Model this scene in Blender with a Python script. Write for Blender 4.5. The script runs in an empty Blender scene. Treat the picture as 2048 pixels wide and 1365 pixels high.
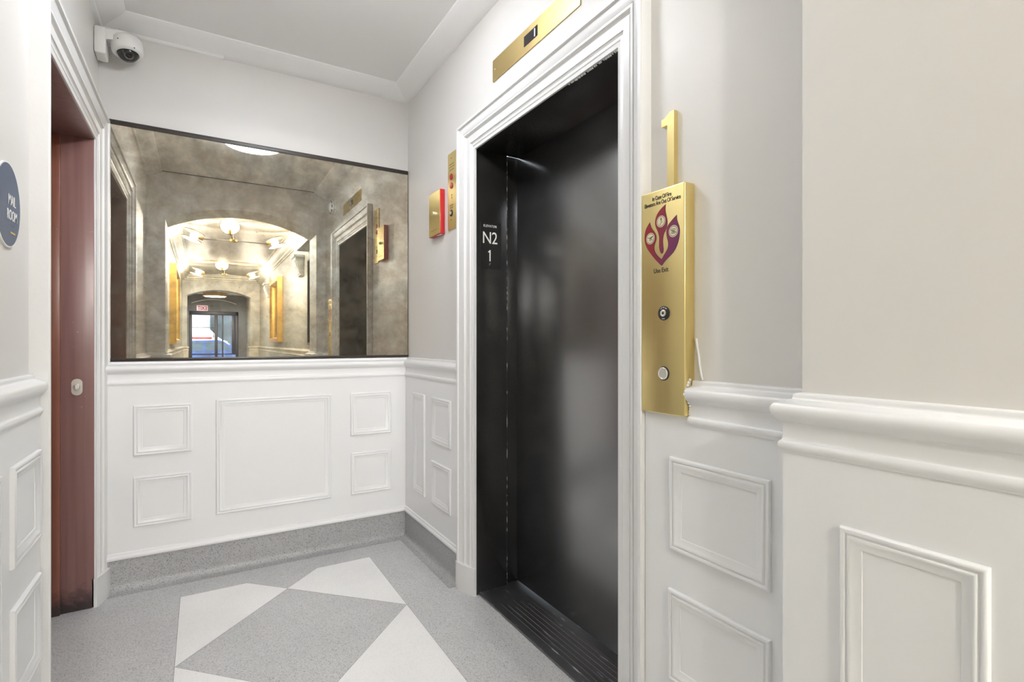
import bpy, bmesh, math, random
from mathutils import Vector, Matrix
random.seed(7)
PI = math.pi
S = bpy.context.scene
C = S.collection

# ------------------------------------------------------------ camera
FPX = 1036.8
YAW = math.atan(621 / 1036.8)
cam_d = bpy.data.cameras.new('camera')
cam_d.sensor_width = 36
cam_d.lens = 36 * FPX / 2048
cam_d.shift_y = 2.5 / 2048
cam_d.clip_start = 0.02
cam = bpy.data.objects.new('camera', cam_d)
cam.location = (0, 0, 1.2)
cam.rotation_euler = (PI / 2, 0, -YAW)
C.objects.link(cam)
S.camera = cam

# ------------------------------------------------------------ world, exposure
w = bpy.data.worlds.new('sky')
S.world = w
w.use_nodes = True
wn = w.node_tree
wn.nodes['Background'].inputs[0].default_value = (0.80, 0.90, 1.0, 1)
wn.nodes['Background'].inputs[1].default_value = 6.0
S.view_settings.view_transform = 'Standard'
S.view_settings.look = 'None'
S.view_settings.exposure = 0.44
S.view_settings.gamma = 1.0
S.view_settings.use_curve_mapping = False

NOOK_EMIT = 20.5
BULB_W = 510.0
BULB_COL = (1.0, 0.98, 0.96)

sun_d = bpy.data.lights.new('sun', 'SUN')
sun_d.energy = 5.0
sun_d.angle = 0.05
sun = bpy.data.objects.new('sun', sun_d)
sun.rotation_euler = (math.radians(-50), 0, math.radians(40))
C.objects.link(sun)


# ------------------------------------------------------------ materials
def newmat(name):
    m = bpy.data.materials.new(name)
    m.use_nodes = True
    nt = m.node_tree
    b = nt.nodes['Principled BSDF']
    return m, nt, b


def paint(name, col, rough=0.5, bump=0.0, bscale=40, var=0.0, vscale=3, metal=0.0, coat=0.0):
    m, nt, b = newmat(name)
    b.inputs['Base Color'].default_value = (*col, 1)
    b.inputs['Roughness'].default_value = rough
    b.inputs['Metallic'].default_value = metal
    b.inputs['Coat Weight'].default_value = coat
    tc = nt.nodes.new('ShaderNodeTexCoord')
    if bump > 0:
        n = nt.nodes.new('ShaderNodeTexNoise')
        n.inputs['Scale'].default_value = bscale
        n.inputs['Detail'].default_value = 4
        nt.links.new(tc.outputs['Object'], n.inputs['Vector'])
        bp = nt.nodes.new('ShaderNodeBump')
        bp.inputs['Strength'].default_value = bump
        bp.inputs['Distance'].default_value = 0.002
        nt.links.new(n.outputs['Fac'], bp.inputs['Height'])
        nt.links.new(bp.outputs['Normal'], b.inputs['Normal'])
    if var > 0:
        n = nt.nodes.new('ShaderNodeTexNoise')
        n.inputs['Scale'].default_value = vscale
        n.inputs['Detail'].default_value = 5
        nt.links.new(tc.outputs['Object'], n.inputs['Vector'])
        r = nt.nodes.new('ShaderNodeValToRGB')
        r.color_ramp.elements[0].position = 0.3
        r.color_ramp.elements[1].position = 0.7
        r.color_ramp.elements[0].color = (*[c * (1 - var) for c in col], 1)
        r.color_ramp.elements[1].color = (*[min(1, c * (1 + var)) for c in col], 1)
        nt.links.new(n.outputs['Fac'], r.inputs['Fac'])
        nt.links.new(r.outputs['Color'], b.inputs['Base Color'])
    return m


def emit(name, col, strength):
    m, nt, b = newmat(name)
    b.inputs['Base Color'].default_value = (*[c * 0.8 for c in col], 1)
    b.inputs['Emission Color'].default_value = (*col, 1)
    b.inputs['Emission Strength'].default_value = strength
    return m


def terrazzo(name, lo, base, hi, tint=None):
    m, nt, b = newmat(name)
    tc = nt.nodes.new('ShaderNodeTexCoord')
    v = nt.nodes.new('ShaderNodeTexVoronoi')
    v.inputs['Scale'].default_value = 380
    nt.links.new(tc.outputs['Object'], v.inputs['Vector'])
    r = nt.nodes.new('ShaderNodeValToRGB')
    e = r.color_ramp.elements
    r.color_ramp.interpolation = 'CONSTANT'
    e[0].position = 0.0
    e[0].color = (*lo, 1)
    e[1].position = 0.09
    e[1].color = (*base, 1)
    x = e.new(0.62)
    x.color = (*[(p + q) / 2 for p, q in zip(base, hi)], 1)
    x = e.new(0.86)
    x.color = (*hi, 1)
    sp = nt.nodes.new('ShaderNodeSeparateColor')
    nt.links.new(v.outputs['Color'], sp.inputs[0])
    nt.links.new(sp.outputs[0], r.inputs['Fac'])
    n = nt.nodes.new('ShaderNodeTexNoise')
    n.inputs['Scale'].default_value = 2.2
    n.inputs['Detail'].default_value = 4
    nt.links.new(tc.outputs['Object'], n.inputs['Vector'])
    mr = nt.nodes.new('ShaderNodeMapRange')
    mr.inputs[1].default_value = 0.3
    mr.inputs[2].default_value = 0.7
    mr.inputs[3].default_value = 0.93
    mr.inputs[4].default_value = 1.05
    nt.links.new(n.outputs['Fac'], mr.inputs[0])
    mx = nt.nodes.new('ShaderNodeVectorMath')
    mx.operation = 'SCALE'
    nt.links.new(r.outputs['Color'], mx.inputs[0])
    nt.links.new(mr.outputs[0], mx.inputs['Scale'])
    nt.links.new(mx.outputs[0], b.inputs['Base Color'])
    b.inputs['Roughness'].default_value = 0.42
    return m


def brushed(name, col, rough=0.32, axis='z', tex=0.12):
    m, nt, b = newmat(name)
    b.inputs['Metallic'].default_value = 1.0
    tc = nt.nodes.new('ShaderNodeTexCoord')
    mp = nt.nodes.new('ShaderNodeMapping')
    sc = {'z': (600, 600, 3), 'y': (600, 3, 600)}[axis]
    mp.inputs['Scale'].default_value = sc
    nt.links.new(tc.outputs['Object'], mp.inputs['Vector'])
    n = nt.nodes.new('ShaderNodeTexNoise')
    n.inputs['Scale'].default_value = 1
    n.inputs['Detail'].default_value = 3
    nt.links.new(mp.outputs[0], n.inputs['Vector'])
    r = nt.nodes.new('ShaderNodeValToRGB')
    r.color_ramp.elements[0].color = (*[c * (1 - tex) for c in col], 1)
    r.color_ramp.elements[1].color = (*[min(1, c * (1 + tex)) for c in col], 1)
    nt.links.new(n.outputs['Fac'], r.inputs['Fac'])
    nt.links.new(r.outputs['Color'], b.inputs['Base Color'])
    mr = nt.nodes.new('ShaderNodeMapRange')
    mr.inputs[3].default_value = rough - 0.05
    mr.inputs[4].default_value = rough + 0.07
    nt.links.new(n.outputs['Fac'], mr.inputs[0])
    nt.links.new(mr.outputs[0], b.inputs['Roughness'])
    return m


def scratched(name, col, rough, metal=0.0, axis='y', amount=0.6, light=(0.35, 0.35, 0.36), sc=(60, 1.5, 60), thr=0.66):
    """dark paint with long thin scratches and small chips"""
    m, nt, b = newmat(name)
    b.inputs['Metallic'].default_value = metal
    tc = nt.nodes.new('ShaderNodeTexCoord')
    mp = nt.nodes.new('ShaderNodeMapping')
    mp.inputs['Scale'].default_value = sc
    nt.links.new(tc.outputs['Object'], mp.inputs['Vector'])
    n = nt.nodes.new('ShaderNodeTexNoise')
    n.inputs['Scale'].default_value = 1.5
    n.inputs['Detail'].default_value = 5
    nt.links.new(mp.outputs[0], n.inputs['Vector'])
    r = nt.nodes.new('ShaderNodeValToRGB')
    r.color_ramp.elements[0].position = thr
    r.color_ramp.elements[1].position = thr + 0.05
    r.color_ramp.elements[0].color = (0, 0, 0, 1)
    r.color_ramp.elements[1].color = (amount, amount, amount, 1)
    nt.links.new(n.outputs['Fac'], r.inputs['Fac'])
    n2 = nt.nodes.new('ShaderNodeTexNoise')
    n2.inputs['Scale'].default_value = 9
    n2.inputs['Detail'].default_value = 6
    nt.links.new(tc.outputs['Object'], n2.inputs['Vector'])
    mx0 = nt.nodes.new('ShaderNodeMix')
    mx0.data_type = 'RGBA'
    mx0.inputs[6].default_value = (*col, 1)
    mx0.inputs[7].default_value = (*[c * 1.5 + 0.004 for c in col], 1)
    mr = nt.nodes.new('ShaderNodeMapRange')
    mr.inputs[1].default_value = 0.4
    mr.inputs[2].default_value = 0.8
    nt.links.new(n2.outputs['Fac'], mr.inputs[0])
    nt.links.new(mr.outputs[0], mx0.inputs[0])
    mx = nt.nodes.new('ShaderNodeMix')
    mx.data_type = 'RGBA'
    mx.inputs[7].default_value = (*light, 1)
    nt.links.new(mx0.outputs[2], mx.inputs[6])
    nt.links.new(r.outputs['Color'], mx.inputs[0])
    nt.links.new(mx.outputs[2], b.inputs['Base Color'])
    b.inputs['Roughness'].default_value = rough
    return m


def wood(name, dark, light, rough=0.28):
    m, nt, b = newmat(name)
    tc = nt.nodes.new('ShaderNodeTexCoord')
    mp = nt.nodes.new('ShaderNodeMapping')
    mp.inputs['Scale'].default_value = (40, 40, 1.2)
    nt.links.new(tc.outputs['Object'], mp.inputs['Vector'])
    n = nt.nodes.new('ShaderNodeTexNoise')
    n.inputs['Scale'].default_value = 1.0
    n.inputs['Detail'].default_value = 6
    nt.links.new(mp.outputs[0], n.inputs['Vector'])
    r = nt.nodes.new('ShaderNodeValToRGB')
    r.color_ramp.elements[0].position = 0.3
    r.color_ramp.elements[1].position = 0.7
    r.color_ramp.elements[0].color = (*dark, 1)
    r.color_ramp.elements[1].color = (*light, 1)
    nt.links.new(n.outputs['Fac'], r.inputs['Fac'])
    # pale chips, mostly low down where feet knock
    n2 = nt.nodes.new('ShaderNodeTexNoise')
    n2.inputs['Scale'].default_value = 38
    n2.inputs['Detail'].default_value = 3
    nt.links.new(tc.outputs['Object'], n2.inputs['Vector'])
    r2 = nt.nodes.new('ShaderNodeValToRGB')
    r2.color_ramp.elements[0].position = 0.73
    r2.color_ramp.elements[1].position = 0.76
    nt.links.new(n2.outputs['Fac'], r2.inputs['Fac'])
    mx = nt.nodes.new('ShaderNodeMix')
    mx.data_type = 'RGBA'
    mx.inputs[7].default_value = (0.4, 0.32, 0.28, 1)
    nt.links.new(r.outputs['Color'], mx.inputs[6])
    nt.links.new(r2.outputs['Color'], mx.inputs[0])
    # black scuffs along the bottom edge
    sz = nt.nodes.new('ShaderNodeSeparateXYZ')
    nt.links.new(tc.outputs['Object'], sz.inputs[0])
    ad = nt.nodes.new('ShaderNodeMath')
    ad.operation = 'MULTIPLY_ADD'
    nt.links.new(n2.outputs['Fac'], ad.inputs[0])
    ad.inputs[1].default_value = -0.12
    nt.links.new(sz.outputs[2], ad.inputs[2])
    m3 = nt.nodes.new('ShaderNodeMapRange')
    m3.inputs[1].default_value = -0.03
    m3.inputs[2].default_value = 0.05
    m3.inputs[3].default_value = 0.85
    m3.inputs[4].default_value = 0.0
    nt.links.new(ad.outputs[0], m3.inputs[0])
    mx2 = nt.nodes.new('ShaderNodeMix')
    mx2.data_type = 'RGBA'
    mx2.inputs[7].default_value = (0.02, 0.022, 0.025, 1)
    nt.links.new(mx.outputs[2], mx2.inputs[6])
    nt.links.new(m3.outputs[0], mx2.inputs[0])
    nt.links.new(mx2.outputs[2], b.inputs['Base Color'])
    b.inputs['Roughness'].default_value = rough
    return m


def antique_mirror(name):
    m = bpy.data.materials.new(name)
    m.use_nodes = True
    nt = m.node_tree
    nt.nodes.clear()
    out = nt.nodes.new('ShaderNodeOutputMaterial')
    tc = nt.nodes.new('ShaderNodeTexCoord')

    def noise(scale, detail, off=(0, 0, 0), dist=0.0):
        mp = nt.nodes.new('ShaderNodeMapping')
        mp.inputs['Location'].default_value = off
        nt.links.new(tc.outputs['Object'], mp.inputs['Vector'])
        n = nt.nodes.new('ShaderNodeTexNoise')
        n.inputs['Scale'].default_value = scale
        n.inputs['Detail'].default_value = detail
        n.inputs['Roughness'].default_value = 0.6
        n.inputs['Distortion'].default_value = dist
        nt.links.new(mp.outputs[0], n.inputs['Vector'])
        return n.outputs['Fac']

    big = noise(9.0, 8, (3, 1, 2), 0.3)
    fine = noise(30, 6, (7, 2, 5), 0.2)
    tintn = noise(3.0, 4, (1, 9, 4))
    add = nt.nodes.new('ShaderNodeMath')
    add.operation = 'MULTIPLY_ADD'
    nt.links.new(fine, add.inputs[0])
    add.inputs[1].default_value = 0.35
    nt.links.new(big, add.inputs[2])
    r = nt.nodes.new('ShaderNodeValToRGB')
    e = r.color_ramp.elements
    e[0].position = 0.52
    e[0].color = (0.37, 0.347, 0.30, 1)
    e[1].position = 0.84
    e[1].color = (0.62, 0.597, 0.535, 1)
    nt.links.new(add.outputs[0], r.inputs['Fac'])
    r2 = nt.nodes.new('ShaderNodeValToRGB')
    r2.color_ramp.elements[0].position = 0.4
    r2.color_ramp.elements[0].color = (1.0, 0.93, 0.84, 1)
    r2.color_ramp.elements[1].position = 0.62
    r2.color_ramp.elements[1].color = (0.93, 0.96, 0.95, 1)
    nt.links.new(tintn, r2.inputs['Fac'])
    mul = nt.nodes.new('ShaderNodeMix')
    mul.data_type = 'RGBA'
    mul.blend_type = 'MULTIPLY'
    mul.inputs[0].default_value = 1.0
    nt.links.new(r.outputs['Color'], mul.inputs[6])
    nt.links.new(r2.outputs['Color'], mul.inputs[7])
    gl = nt.nodes.new('ShaderNodeBsdfGlossy')
    gl.inputs['Roughness'].default_value = 0.006
    nt.links.new(mul.outputs[2], gl.inputs['Color'])
    df = nt.nodes.new('ShaderNodeBsdfDiffuse')
    df.inputs['Color'].default_value = (0.30, 0.26, 0.20, 1)
    mr = nt.nodes.new('ShaderNodeMapRange')
    mr.inputs[1].default_value = 0.52
    mr.inputs[2].default_value = 0.84
    mr.inputs[3].default_value = 0.22
    mr.inputs[4].default_value = 0.08
    nt.links.new(add.outputs[0], mr.inputs[0])
    # small black spots of desilvering
    spots = noise(60, 2, (2, 2, 8))
    sp = nt.nodes.new('ShaderNodeMapRange')
    sp.inputs[1].default_value = 0.70
    sp.inputs[2].default_value = 0.76
    nt.links.new(spots, sp.inputs[0])
    mix = nt.nodes.new('ShaderNodeMixShader')
    nt.links.new(mr.outputs[0], mix.inputs[0])
    nt.links.new(gl.outputs[0], mix.inputs[1])
    nt.links.new(df.outputs[0], mix.inputs[2])
    dk = nt.nodes.new('ShaderNodeBsdfDiffuse')
    dk.inputs['Color'].default_value = (0.12, 0.10, 0.08, 1)
    mix2 = nt.nodes.new('ShaderNodeMixShader')
    sm = nt.nodes.new('ShaderNodeMath')
    sm.operation = 'MULTIPLY'
    sm.inputs[1].default_value = 0.45
    nt.links.new(sp.outputs[0], sm.inputs[0])
    nt.links.new(sm.outputs[0], mix2.inputs[0])
    nt.links.new(mix.outputs[0], mix2.inputs[1])
    nt.links.new(dk.outputs[0], mix2.inputs[2])
    nt.links.new(mix2.outputs[0], out.inputs['Surface'])
    return m


def glassy(name, col=(1, 1, 1), gloss=0.08, rough=0.0):
    m = bpy.data.materials.new(name)
    m.use_nodes = True
    nt = m.node_tree
    nt.nodes.clear()
    out = nt.nodes.new('ShaderNodeOutputMaterial')
    t = nt.nodes.new('ShaderNodeBsdfTransparent')
    t.inputs[0].default_value = (*col, 1)
    g = nt.nodes.new('ShaderNodeBsdfGlossy')
    g.inputs['Roughness'].default_value = rough
    mx = nt.nodes.new('ShaderNodeMixShader')
    mx.inputs[0].default_value = gloss
    nt.links.new(t.outputs[0], mx.inputs[1])
    nt.links.new(g.outputs[0], mx.inputs[2])
    nt.links.new(mx.outputs[0], out.inputs['Surface'])
    return m


M = {
    'wall': paint('greige_wall_paint', (0.745, 0.727, 0.70), 0.45, 0.2, 9, 0.012, 2),
    'white': paint('white_gloss_paint', (0.84, 0.843, 0.843), 0.33, 0.18, 22),
    'casing': paint('white_casing_paint', (0.80, 0.797, 0.79), 0.35, 0.35, 60),
    'ceil': paint('ceiling_paint', (0.95, 0.948, 0.942), 0.6, 0.4, 7),
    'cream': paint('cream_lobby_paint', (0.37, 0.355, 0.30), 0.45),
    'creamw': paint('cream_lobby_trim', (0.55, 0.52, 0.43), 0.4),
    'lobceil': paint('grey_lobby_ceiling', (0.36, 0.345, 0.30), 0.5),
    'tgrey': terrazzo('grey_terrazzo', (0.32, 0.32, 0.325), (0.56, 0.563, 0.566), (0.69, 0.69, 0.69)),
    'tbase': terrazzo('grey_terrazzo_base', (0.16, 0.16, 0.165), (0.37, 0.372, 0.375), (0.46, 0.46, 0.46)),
    'twhite': terrazzo('white_terrazzo', (0.86, 0.845, 0.82), (0.945, 0.943, 0.935), (0.955, 0.953, 0.95)),
    'joint': paint('dark_joint_strip', (0.16, 0.16, 0.16), 0.5),
    'brass': brushed('brushed_brass', (0.80, 0.65, 0.29), 0.33, tex=0.05),
    'brassh': brushed('brushed_brass_plate', (0.64, 0.49, 0.22), 0.38, 'y', 0.05),
    'brassp': paint('polished_brass', (0.80, 0.55, 0.20), 0.16, metal=1.0),
    'gold': paint('gilded_frame', (0.70, 0.44, 0.13), 0.35, metal=0.8),
    'chrome': paint('satin_nickel', (0.84, 0.83, 0.76), 0.36, metal=0.75),
    'black': scratched('black_door_enamel', (0.016, 0.016, 0.0165), 0.27, amount=0.12, sc=(30, 30, 5), thr=0.74),
    'blackj': scratched('black_frame_enamel', (0.013, 0.0125, 0.012), 0.22, amount=0.4, light=(0.25, 0.22, 0.2), sc=(30, 30, 4), thr=0.75),
    'sill': scratched('scratched_black_sill', (0.035, 0.035, 0.038), 0.36, metal=0.3, amount=1.0, light=(0.55, 0.55, 0.57), sc=(46, 5, 60), thr=0.64),
    'bsign': paint('black_sign_plate', (0.008, 0.008, 0.008), 0.3),
    'wtext': paint('white_lettering', (0.85, 0.85, 0.83), 0.5),
    'btext': paint('black_lettering', (0.02, 0.018, 0.015), 0.5),
    'red': paint('red_enamel', (0.50, 0.018, 0.018), 0.3),
    'mah': wood('red_brown_varnish', (0.21, 0.105, 0.095), (0.27, 0.145, 0.13)),
    'mah2': wood('orange_brown_varnish', (0.20, 0.07, 0.042), (0.27, 0.10, 0.065)),
    'mframe': paint('dark_bronze_strip', (0.035, 0.027, 0.024), 0.35),
    'mirror': antique_mirror('antiqued_mirror'),
    'cmirror': paint('clear_mirror', (0.8, 0.82, 0.78), 0.03, metal=1.0),
    'plastic': paint('white_plastic', (0.86, 0.85, 0.83), 0.4),
    'dome': paint('smoked_dome', (0.03, 0.028, 0.026), 0.06),
    'lens': paint('lens_black', (0.004, 0.004, 0.005), 0.05),
    'dots': paint('led_dots', (0.75, 0.72, 0.66), 0.3),
    'slate': paint('slate_blue_sign', (0.085, 0.115, 0.19), 0.45),
    'yellow': paint('yellow_strip', (0.75, 0.52, 0.12), 0.4),
    'display': paint('dark_display_glass', (0.015, 0.013, 0.013), 0.08),
    'led': emit('display_digit', (0.45, 0.65, 1.0), 2.5),
    'flame': None,
    'nook': emit('opal_diffuser', (0.945, 0.975, 1.03), NOOK_EMIT),
    'bulb': emit('bulb_glow', (1.0, 0.90, 0.72), 22.0),
    'drumglow': emit('drum_diffuser', (1.0, 0.86, 0.66), 6.0),
    'glassdisc': None,
    'blackmetal': paint('black_metal', (0.03, 0.026, 0.022), 0.3, metal=0.5),
    'doorblue': paint('dark_blue_metal', (0.03, 0.04, 0.085), 0.35),
    'tymp': paint('slate_tympanum', (0.18, 0.20, 0.24), 0.5),
    'glass': glassy('clear_pane', (0.93, 0.97, 1.0), 0.06),
    'exitw': emit('exit_sign_face', (1.0, 0.78, 0.86), 0.8),
    'exitr': emit('exit_sign_letters', (0.42, 0.0, 0.12), 0.4),
    'street': paint('asphalt', (0.22, 0.23, 0.25), 0.8),
    'walk': paint('concrete_sidewalk', (0.62, 0.62, 0.62), 0.8),
    'carblue': paint('blue_car_paint', (0.10, 0.17, 0.42), 0.2, metal=0.3, coat=0.6),
    'tire': paint('black_rubber', (0.02, 0.02, 0.02), 0.7),
    'carglass': paint('car_glass', (0.10, 0.13, 0.16), 0.05),
    'vanw': paint('white_van_paint', (0.85, 0.86, 0.88), 0.3),
    'vanr': paint('red_van_stripe', (0.55, 0.06, 0.05), 0.4),
    'brick': paint('pale_facade', (0.70, 0.74, 0.78), 0.8),
    'engr': paint('brass_engraving', (0.30, 0.20, 0.08), 0.5, metal=0.3),
    'pale': paint('pale_brass_enamel', (0.72, 0.66, 0.45), 0.4),
    'pink': paint('pink_lens', (0.62, 0.22, 0.22), 0.2),
    'wear_highlight': None,
    'dk': paint('dark_gap', (0.01, 0.01, 0.01), 0.6),
}


def flame_mat():
    m, nt, b = newmat('red_to_purple_flame')
    tc = nt.nodes.new('ShaderNodeTexCoord')
    s = nt.nodes.new('ShaderNodeSeparateXYZ')
    nt.links.new(tc.outputs['Object'], s.inputs[0])
    a = nt.nodes.new('ShaderNodeMapRange')   # right-hand flame turns purple, also lower down
    ad = nt.nodes.new('ShaderNodeMath')
    ad.operation = 'MULTIPLY_ADD'
    nt.links.new(s.outputs[1], ad.inputs[0])
    ad.inputs[1].default_value = -1.0
    m2 = nt.nodes.new('ShaderNodeMath')
    m2.operation = 'MULTIPLY'
    m2.inputs[1].default_value = -0.35
    nt.links.new(s.outputs[2], m2.inputs[0])
    nt.links.new(m2.outputs[0], ad.inputs[2])
    nt.links.new(ad.outputs[0], a.inputs[0])
    a.inputs[1].default_value = -1.02 - 0.35 * 1.50 - 0.005
    a.inputs[2].default_value = -0.95 - 0.35 * 1.48
    r = nt.nodes.new('ShaderNodeValToRGB')
    r.color_ramp.elements[0].color = (0.26, 0.015, 0.022, 1)
    r.color_ramp.elements[1].color = (0.16, 0.03, 0.10, 1)
    nt.links.new(a.outputs[0], r.inputs['Fac'])
    nt.links.new(r.outputs['Color'], b.inputs['Base Color'])
    b.inputs['Roughness'].default_value = 0.4
    return m


M['flame'] = flame_mat()
M['wear_highlight'] = scratched('worn_enamel_edge_highlight', (0.03, 0.028, 0.025), 0.5, amount=1.0, light=(0.45, 0.42, 0.38), sc=(60, 60, 26), thr=0.52)  # pale flecks serve as chipped enamel and as a painted edge highlight
for k_, i_ in (('black', 3.4), ('sill', 3.2), ('blackj', 1.7)):
    M[k_].node_tree.nodes['Principled BSDF'].inputs['IOR'].default_value = i_


def frosted(name, col, dens):
    m = bpy.data.materials.new(name)
    m.use_nodes = True
    nt = m.node_tree
    nt.nodes.clear()
    out = nt.nodes.new('ShaderNodeOutputMaterial')
    t = nt.nodes.new('ShaderNodeBsdfTransparent')
    g = nt.nodes.new('ShaderNodeBsdfTranslucent')
    g.inputs[0].default_value = (*col, 1)
    mx = nt.nodes.new('ShaderNodeMixShader')
    mx.inputs[0].default_value = dens
    nt.links.new(t.outputs[0], mx.inputs[1])
    nt.links.new(g.outputs[0], mx.inputs[2])
    nt.links.new(mx.outputs[0], out.inputs['Surface'])
    return m


M['glassdisc'] = frosted('warm_frosted_glass', (1.0, 0.93, 0.78), 0.8)


# ------------------------------------------------------------ mesh builder
class MB:
    def __init__(self):
        self.bm = bmesh.new()
        self.mi = 0

    def face(self, pts):
        vs = [self.bm.verts.new(p) for p in pts]
        try:
            f = self.bm.faces.new(vs)
            f.material_index = self.mi
            return f
        except ValueError:
            return None

    def box(self, a, b, bev=0.0, seg=2):
        x0, y0, z0 = [min(p, q) for p, q in zip(a, b)]
        x1, y1, z1 = [max(p, q) for p, q in zip(a, b)]
        v = [self.bm.verts.new(p) for p in
             [(x0, y0, z0), (x1, y0, z0), (x1, y1, z0), (x0, y1, z0),
              (x0, y0, z1), (x1, y0, z1), (x1, y1, z1), (x0, y1, z1)]]
        fs = [self.bm.faces.new([v[i] for i in q]) for q in
              [(0, 3, 2, 1), (4, 5, 6, 7), (0, 1, 5, 4), (1, 2, 6, 5), (2, 3, 7, 6), (3, 0, 4, 7)]]
        for f in fs:
            f.material_index = self.mi
        if bev > 0:
            es = list({e for f in fs for e in f.edges})
            bmesh.ops.bevel(self.bm, geom=es, offset=bev, segments=seg, profile=0.5, affect='EDGES', clamp_overlap=True)
        return self

    def prism(self, poly, fn, h0, h1):
        """poly: list of 2d points; fn(a,b,h)->3d"""
        lo = [self.bm.verts.new(fn(a, b, h0)) for a, b in poly]
        hi = [self.bm.verts.new(fn(a, b, h1)) for a, b in poly]
        n = len(poly)
        fs = [self.bm.faces.new(list(reversed(lo))), self.bm.faces.new(hi)]
        for i in range(n):
            j = (i + 1) % n
            fs.append(self.bm.faces.new([lo[i], lo[j], hi[j], hi[i]]))
        for f in fs:
            f.material_index = self.mi
        return self

    def sweep(self, path, prof, fn, closed=False, side=1, cap=True):
        """path: 2d polyline, prof: closed list of (offset, h); offset goes to the left*side of the path"""
        n = len(path)
        P = [Vector(p) for p in path]
        rings = []
        for i in range(n):
            if closed:
                d0 = (P[i] - P[i - 1]).normalized()
                d1 = (P[(i + 1) % n] - P[i]).normalized()
            else:
                d0 = (P[i] - P[i - 1]).normalized() if i > 0 else None
                d1 = (P[i + 1] - P[i]).normalized() if i < n - 1 else None
                if d0 is None:
                    d0 = d1
                if d1 is None:
                    d1 = d0
            n0 = Vector((-d0.y, d0.x)) * side
            n1 = Vector((-d1.y, d1.x)) * side
            mt = (n0 + n1)
            mt = mt / max(1e-6, mt.dot(n0)) if mt.length > 1e-6 else n0
            ring = []
            for off, h in prof:
                q = P[i] + mt * off
                ring.append(self.bm.verts.new(fn(q.x, q.y, h)))
            rings.append(ring)
        k = len(prof)
        cnt = n if closed else n - 1
        for i in range(cnt):
            A, B = rings[i], rings[(i + 1) % n]
            for j in range(k):
                l = (j + 1) % k
                f = self.bm.faces.new([A[j], B[j], B[l], A[l]])
                f.material_index = self.mi
        if cap and not closed:
            for R_ in (rings[0], list(reversed(rings[-1]))):
                f = self.bm.faces.new(R_)
                f.material_index = self.mi
        return self

    def lathe(self, prof, org, axis=(0, 0, 1), seg=32):
        """prof: list of (r, h) from one end to the other"""
        az = Vector(axis).normalized()
        ax = az.orthogonal().normalized()
        ay = az.cross(ax)
        o = Vector(org)
        rings = []
        for r, h in prof:
            if r < 1e-6:
                rings.append([self.bm.verts.new(o + az * h)])
            else:
                rings.append([self.bm.verts.new(o + az * h + (ax * math.cos(2 * PI * i / seg) + ay * math.sin(2 * PI * i / seg)) * r) for i in range(seg)])
        for A, B in zip(rings, rings[1:]):
            for i in range(seg):
                j = (i + 1) % seg
                if len(A) == 1 and len(B) == 1:
                    continue
                if len(A) == 1:
                    f = self.bm.faces.new([A[0], B[i], B[j]])
                elif len(B) == 1:
                    f = self.bm.faces.new([A[i], B[0], A[j]])
                else:
                    f = self.bm.faces.new([A[i], B[i], B[j], A[j]])
                f.material_index = self.mi
        return self

    def tube(self, pts, r, seg=10):
        P = [Vector(p) for p in pts]
        rings = []
        up = Vector((0, 0, 1))
        for i, p in enumerate(P):
            d = (P[min(i + 1, len(P) - 1)] - P[max(i - 1, 0)]).normalized()
            a = d.cross(up)
            if a.length < 1e-3:
                a = d.cross(Vector((1, 0, 0)))
            a.normalize()
            b = d.cross(a)
            rings.append([self.bm.verts.new(p + (a * math.cos(2 * PI * k / seg) + b * math.sin(2 * PI * k / seg)) * r) for k in range(seg)])
        for A, B in zip(rings, rings[1:]):
            for k in range(seg):
                l = (k + 1) % seg
                self.bm.faces.new([A[k], B[k], B[l], A[l]]).material_index = self.mi
        self.bm.faces.new(list(reversed(rings[0]))).material_index = self.mi
        self.bm.faces.new(rings[-1]).material_index = self.mi
        return self

    def obj(self, name, mats, parent=None, smooth=True, angle=35, label=None):
        bm = self.bm
        bmesh.ops.recalc_face_normals(bm, faces=bm.faces[:])
        me = bpy.data.meshes.new(name)
        bm.to_mesh(me)
        bm.free()
        for m in (mats if isinstance(mats, (list, tuple)) else [mats]):
            me.materials.append(M[m] if isinstance(m, str) else m)
        if smooth:
            me.shade_smooth()
            me.set_sharp_from_angle(angle=math.radians(angle))
        o = bpy.data.objects.new(name, me)
        C.objects.link(o)
        link_parent(o, parent)
        if label:
            o['label'] = label
        return o


def world_loc(o):
    v = Vector((0, 0, 0))
    while o:
        v = v + o.location
        o = o.parent
    return v


def link_parent(o, parent):
    """children are built in world coordinates; the inverse keeps them in place"""
    if parent is not None:
        o.parent = parent
        p = parent
        if parent.parent is None:
            o.matrix_parent_inverse = Matrix.Translation(parent.location).inverted()


def tag(o, label, cat=None, group=None, kind=None):
    if label:
        o['label'] = label
    if cat:
        o['category'] = cat
    if group:
        o['group'] = group
    if kind:
        o['kind'] = kind
    return o


def thing(name, label, cat, loc, group=None):
    o = bpy.data.objects.new(name, None)
    o.empty_display_size = 0.05
    o.location = loc
    C.objects.link(o)
    return tag(o, label, cat, group)


def structure(o, label, cat='building part'):
    return tag(o, label, cat, kind='structure')


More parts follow.
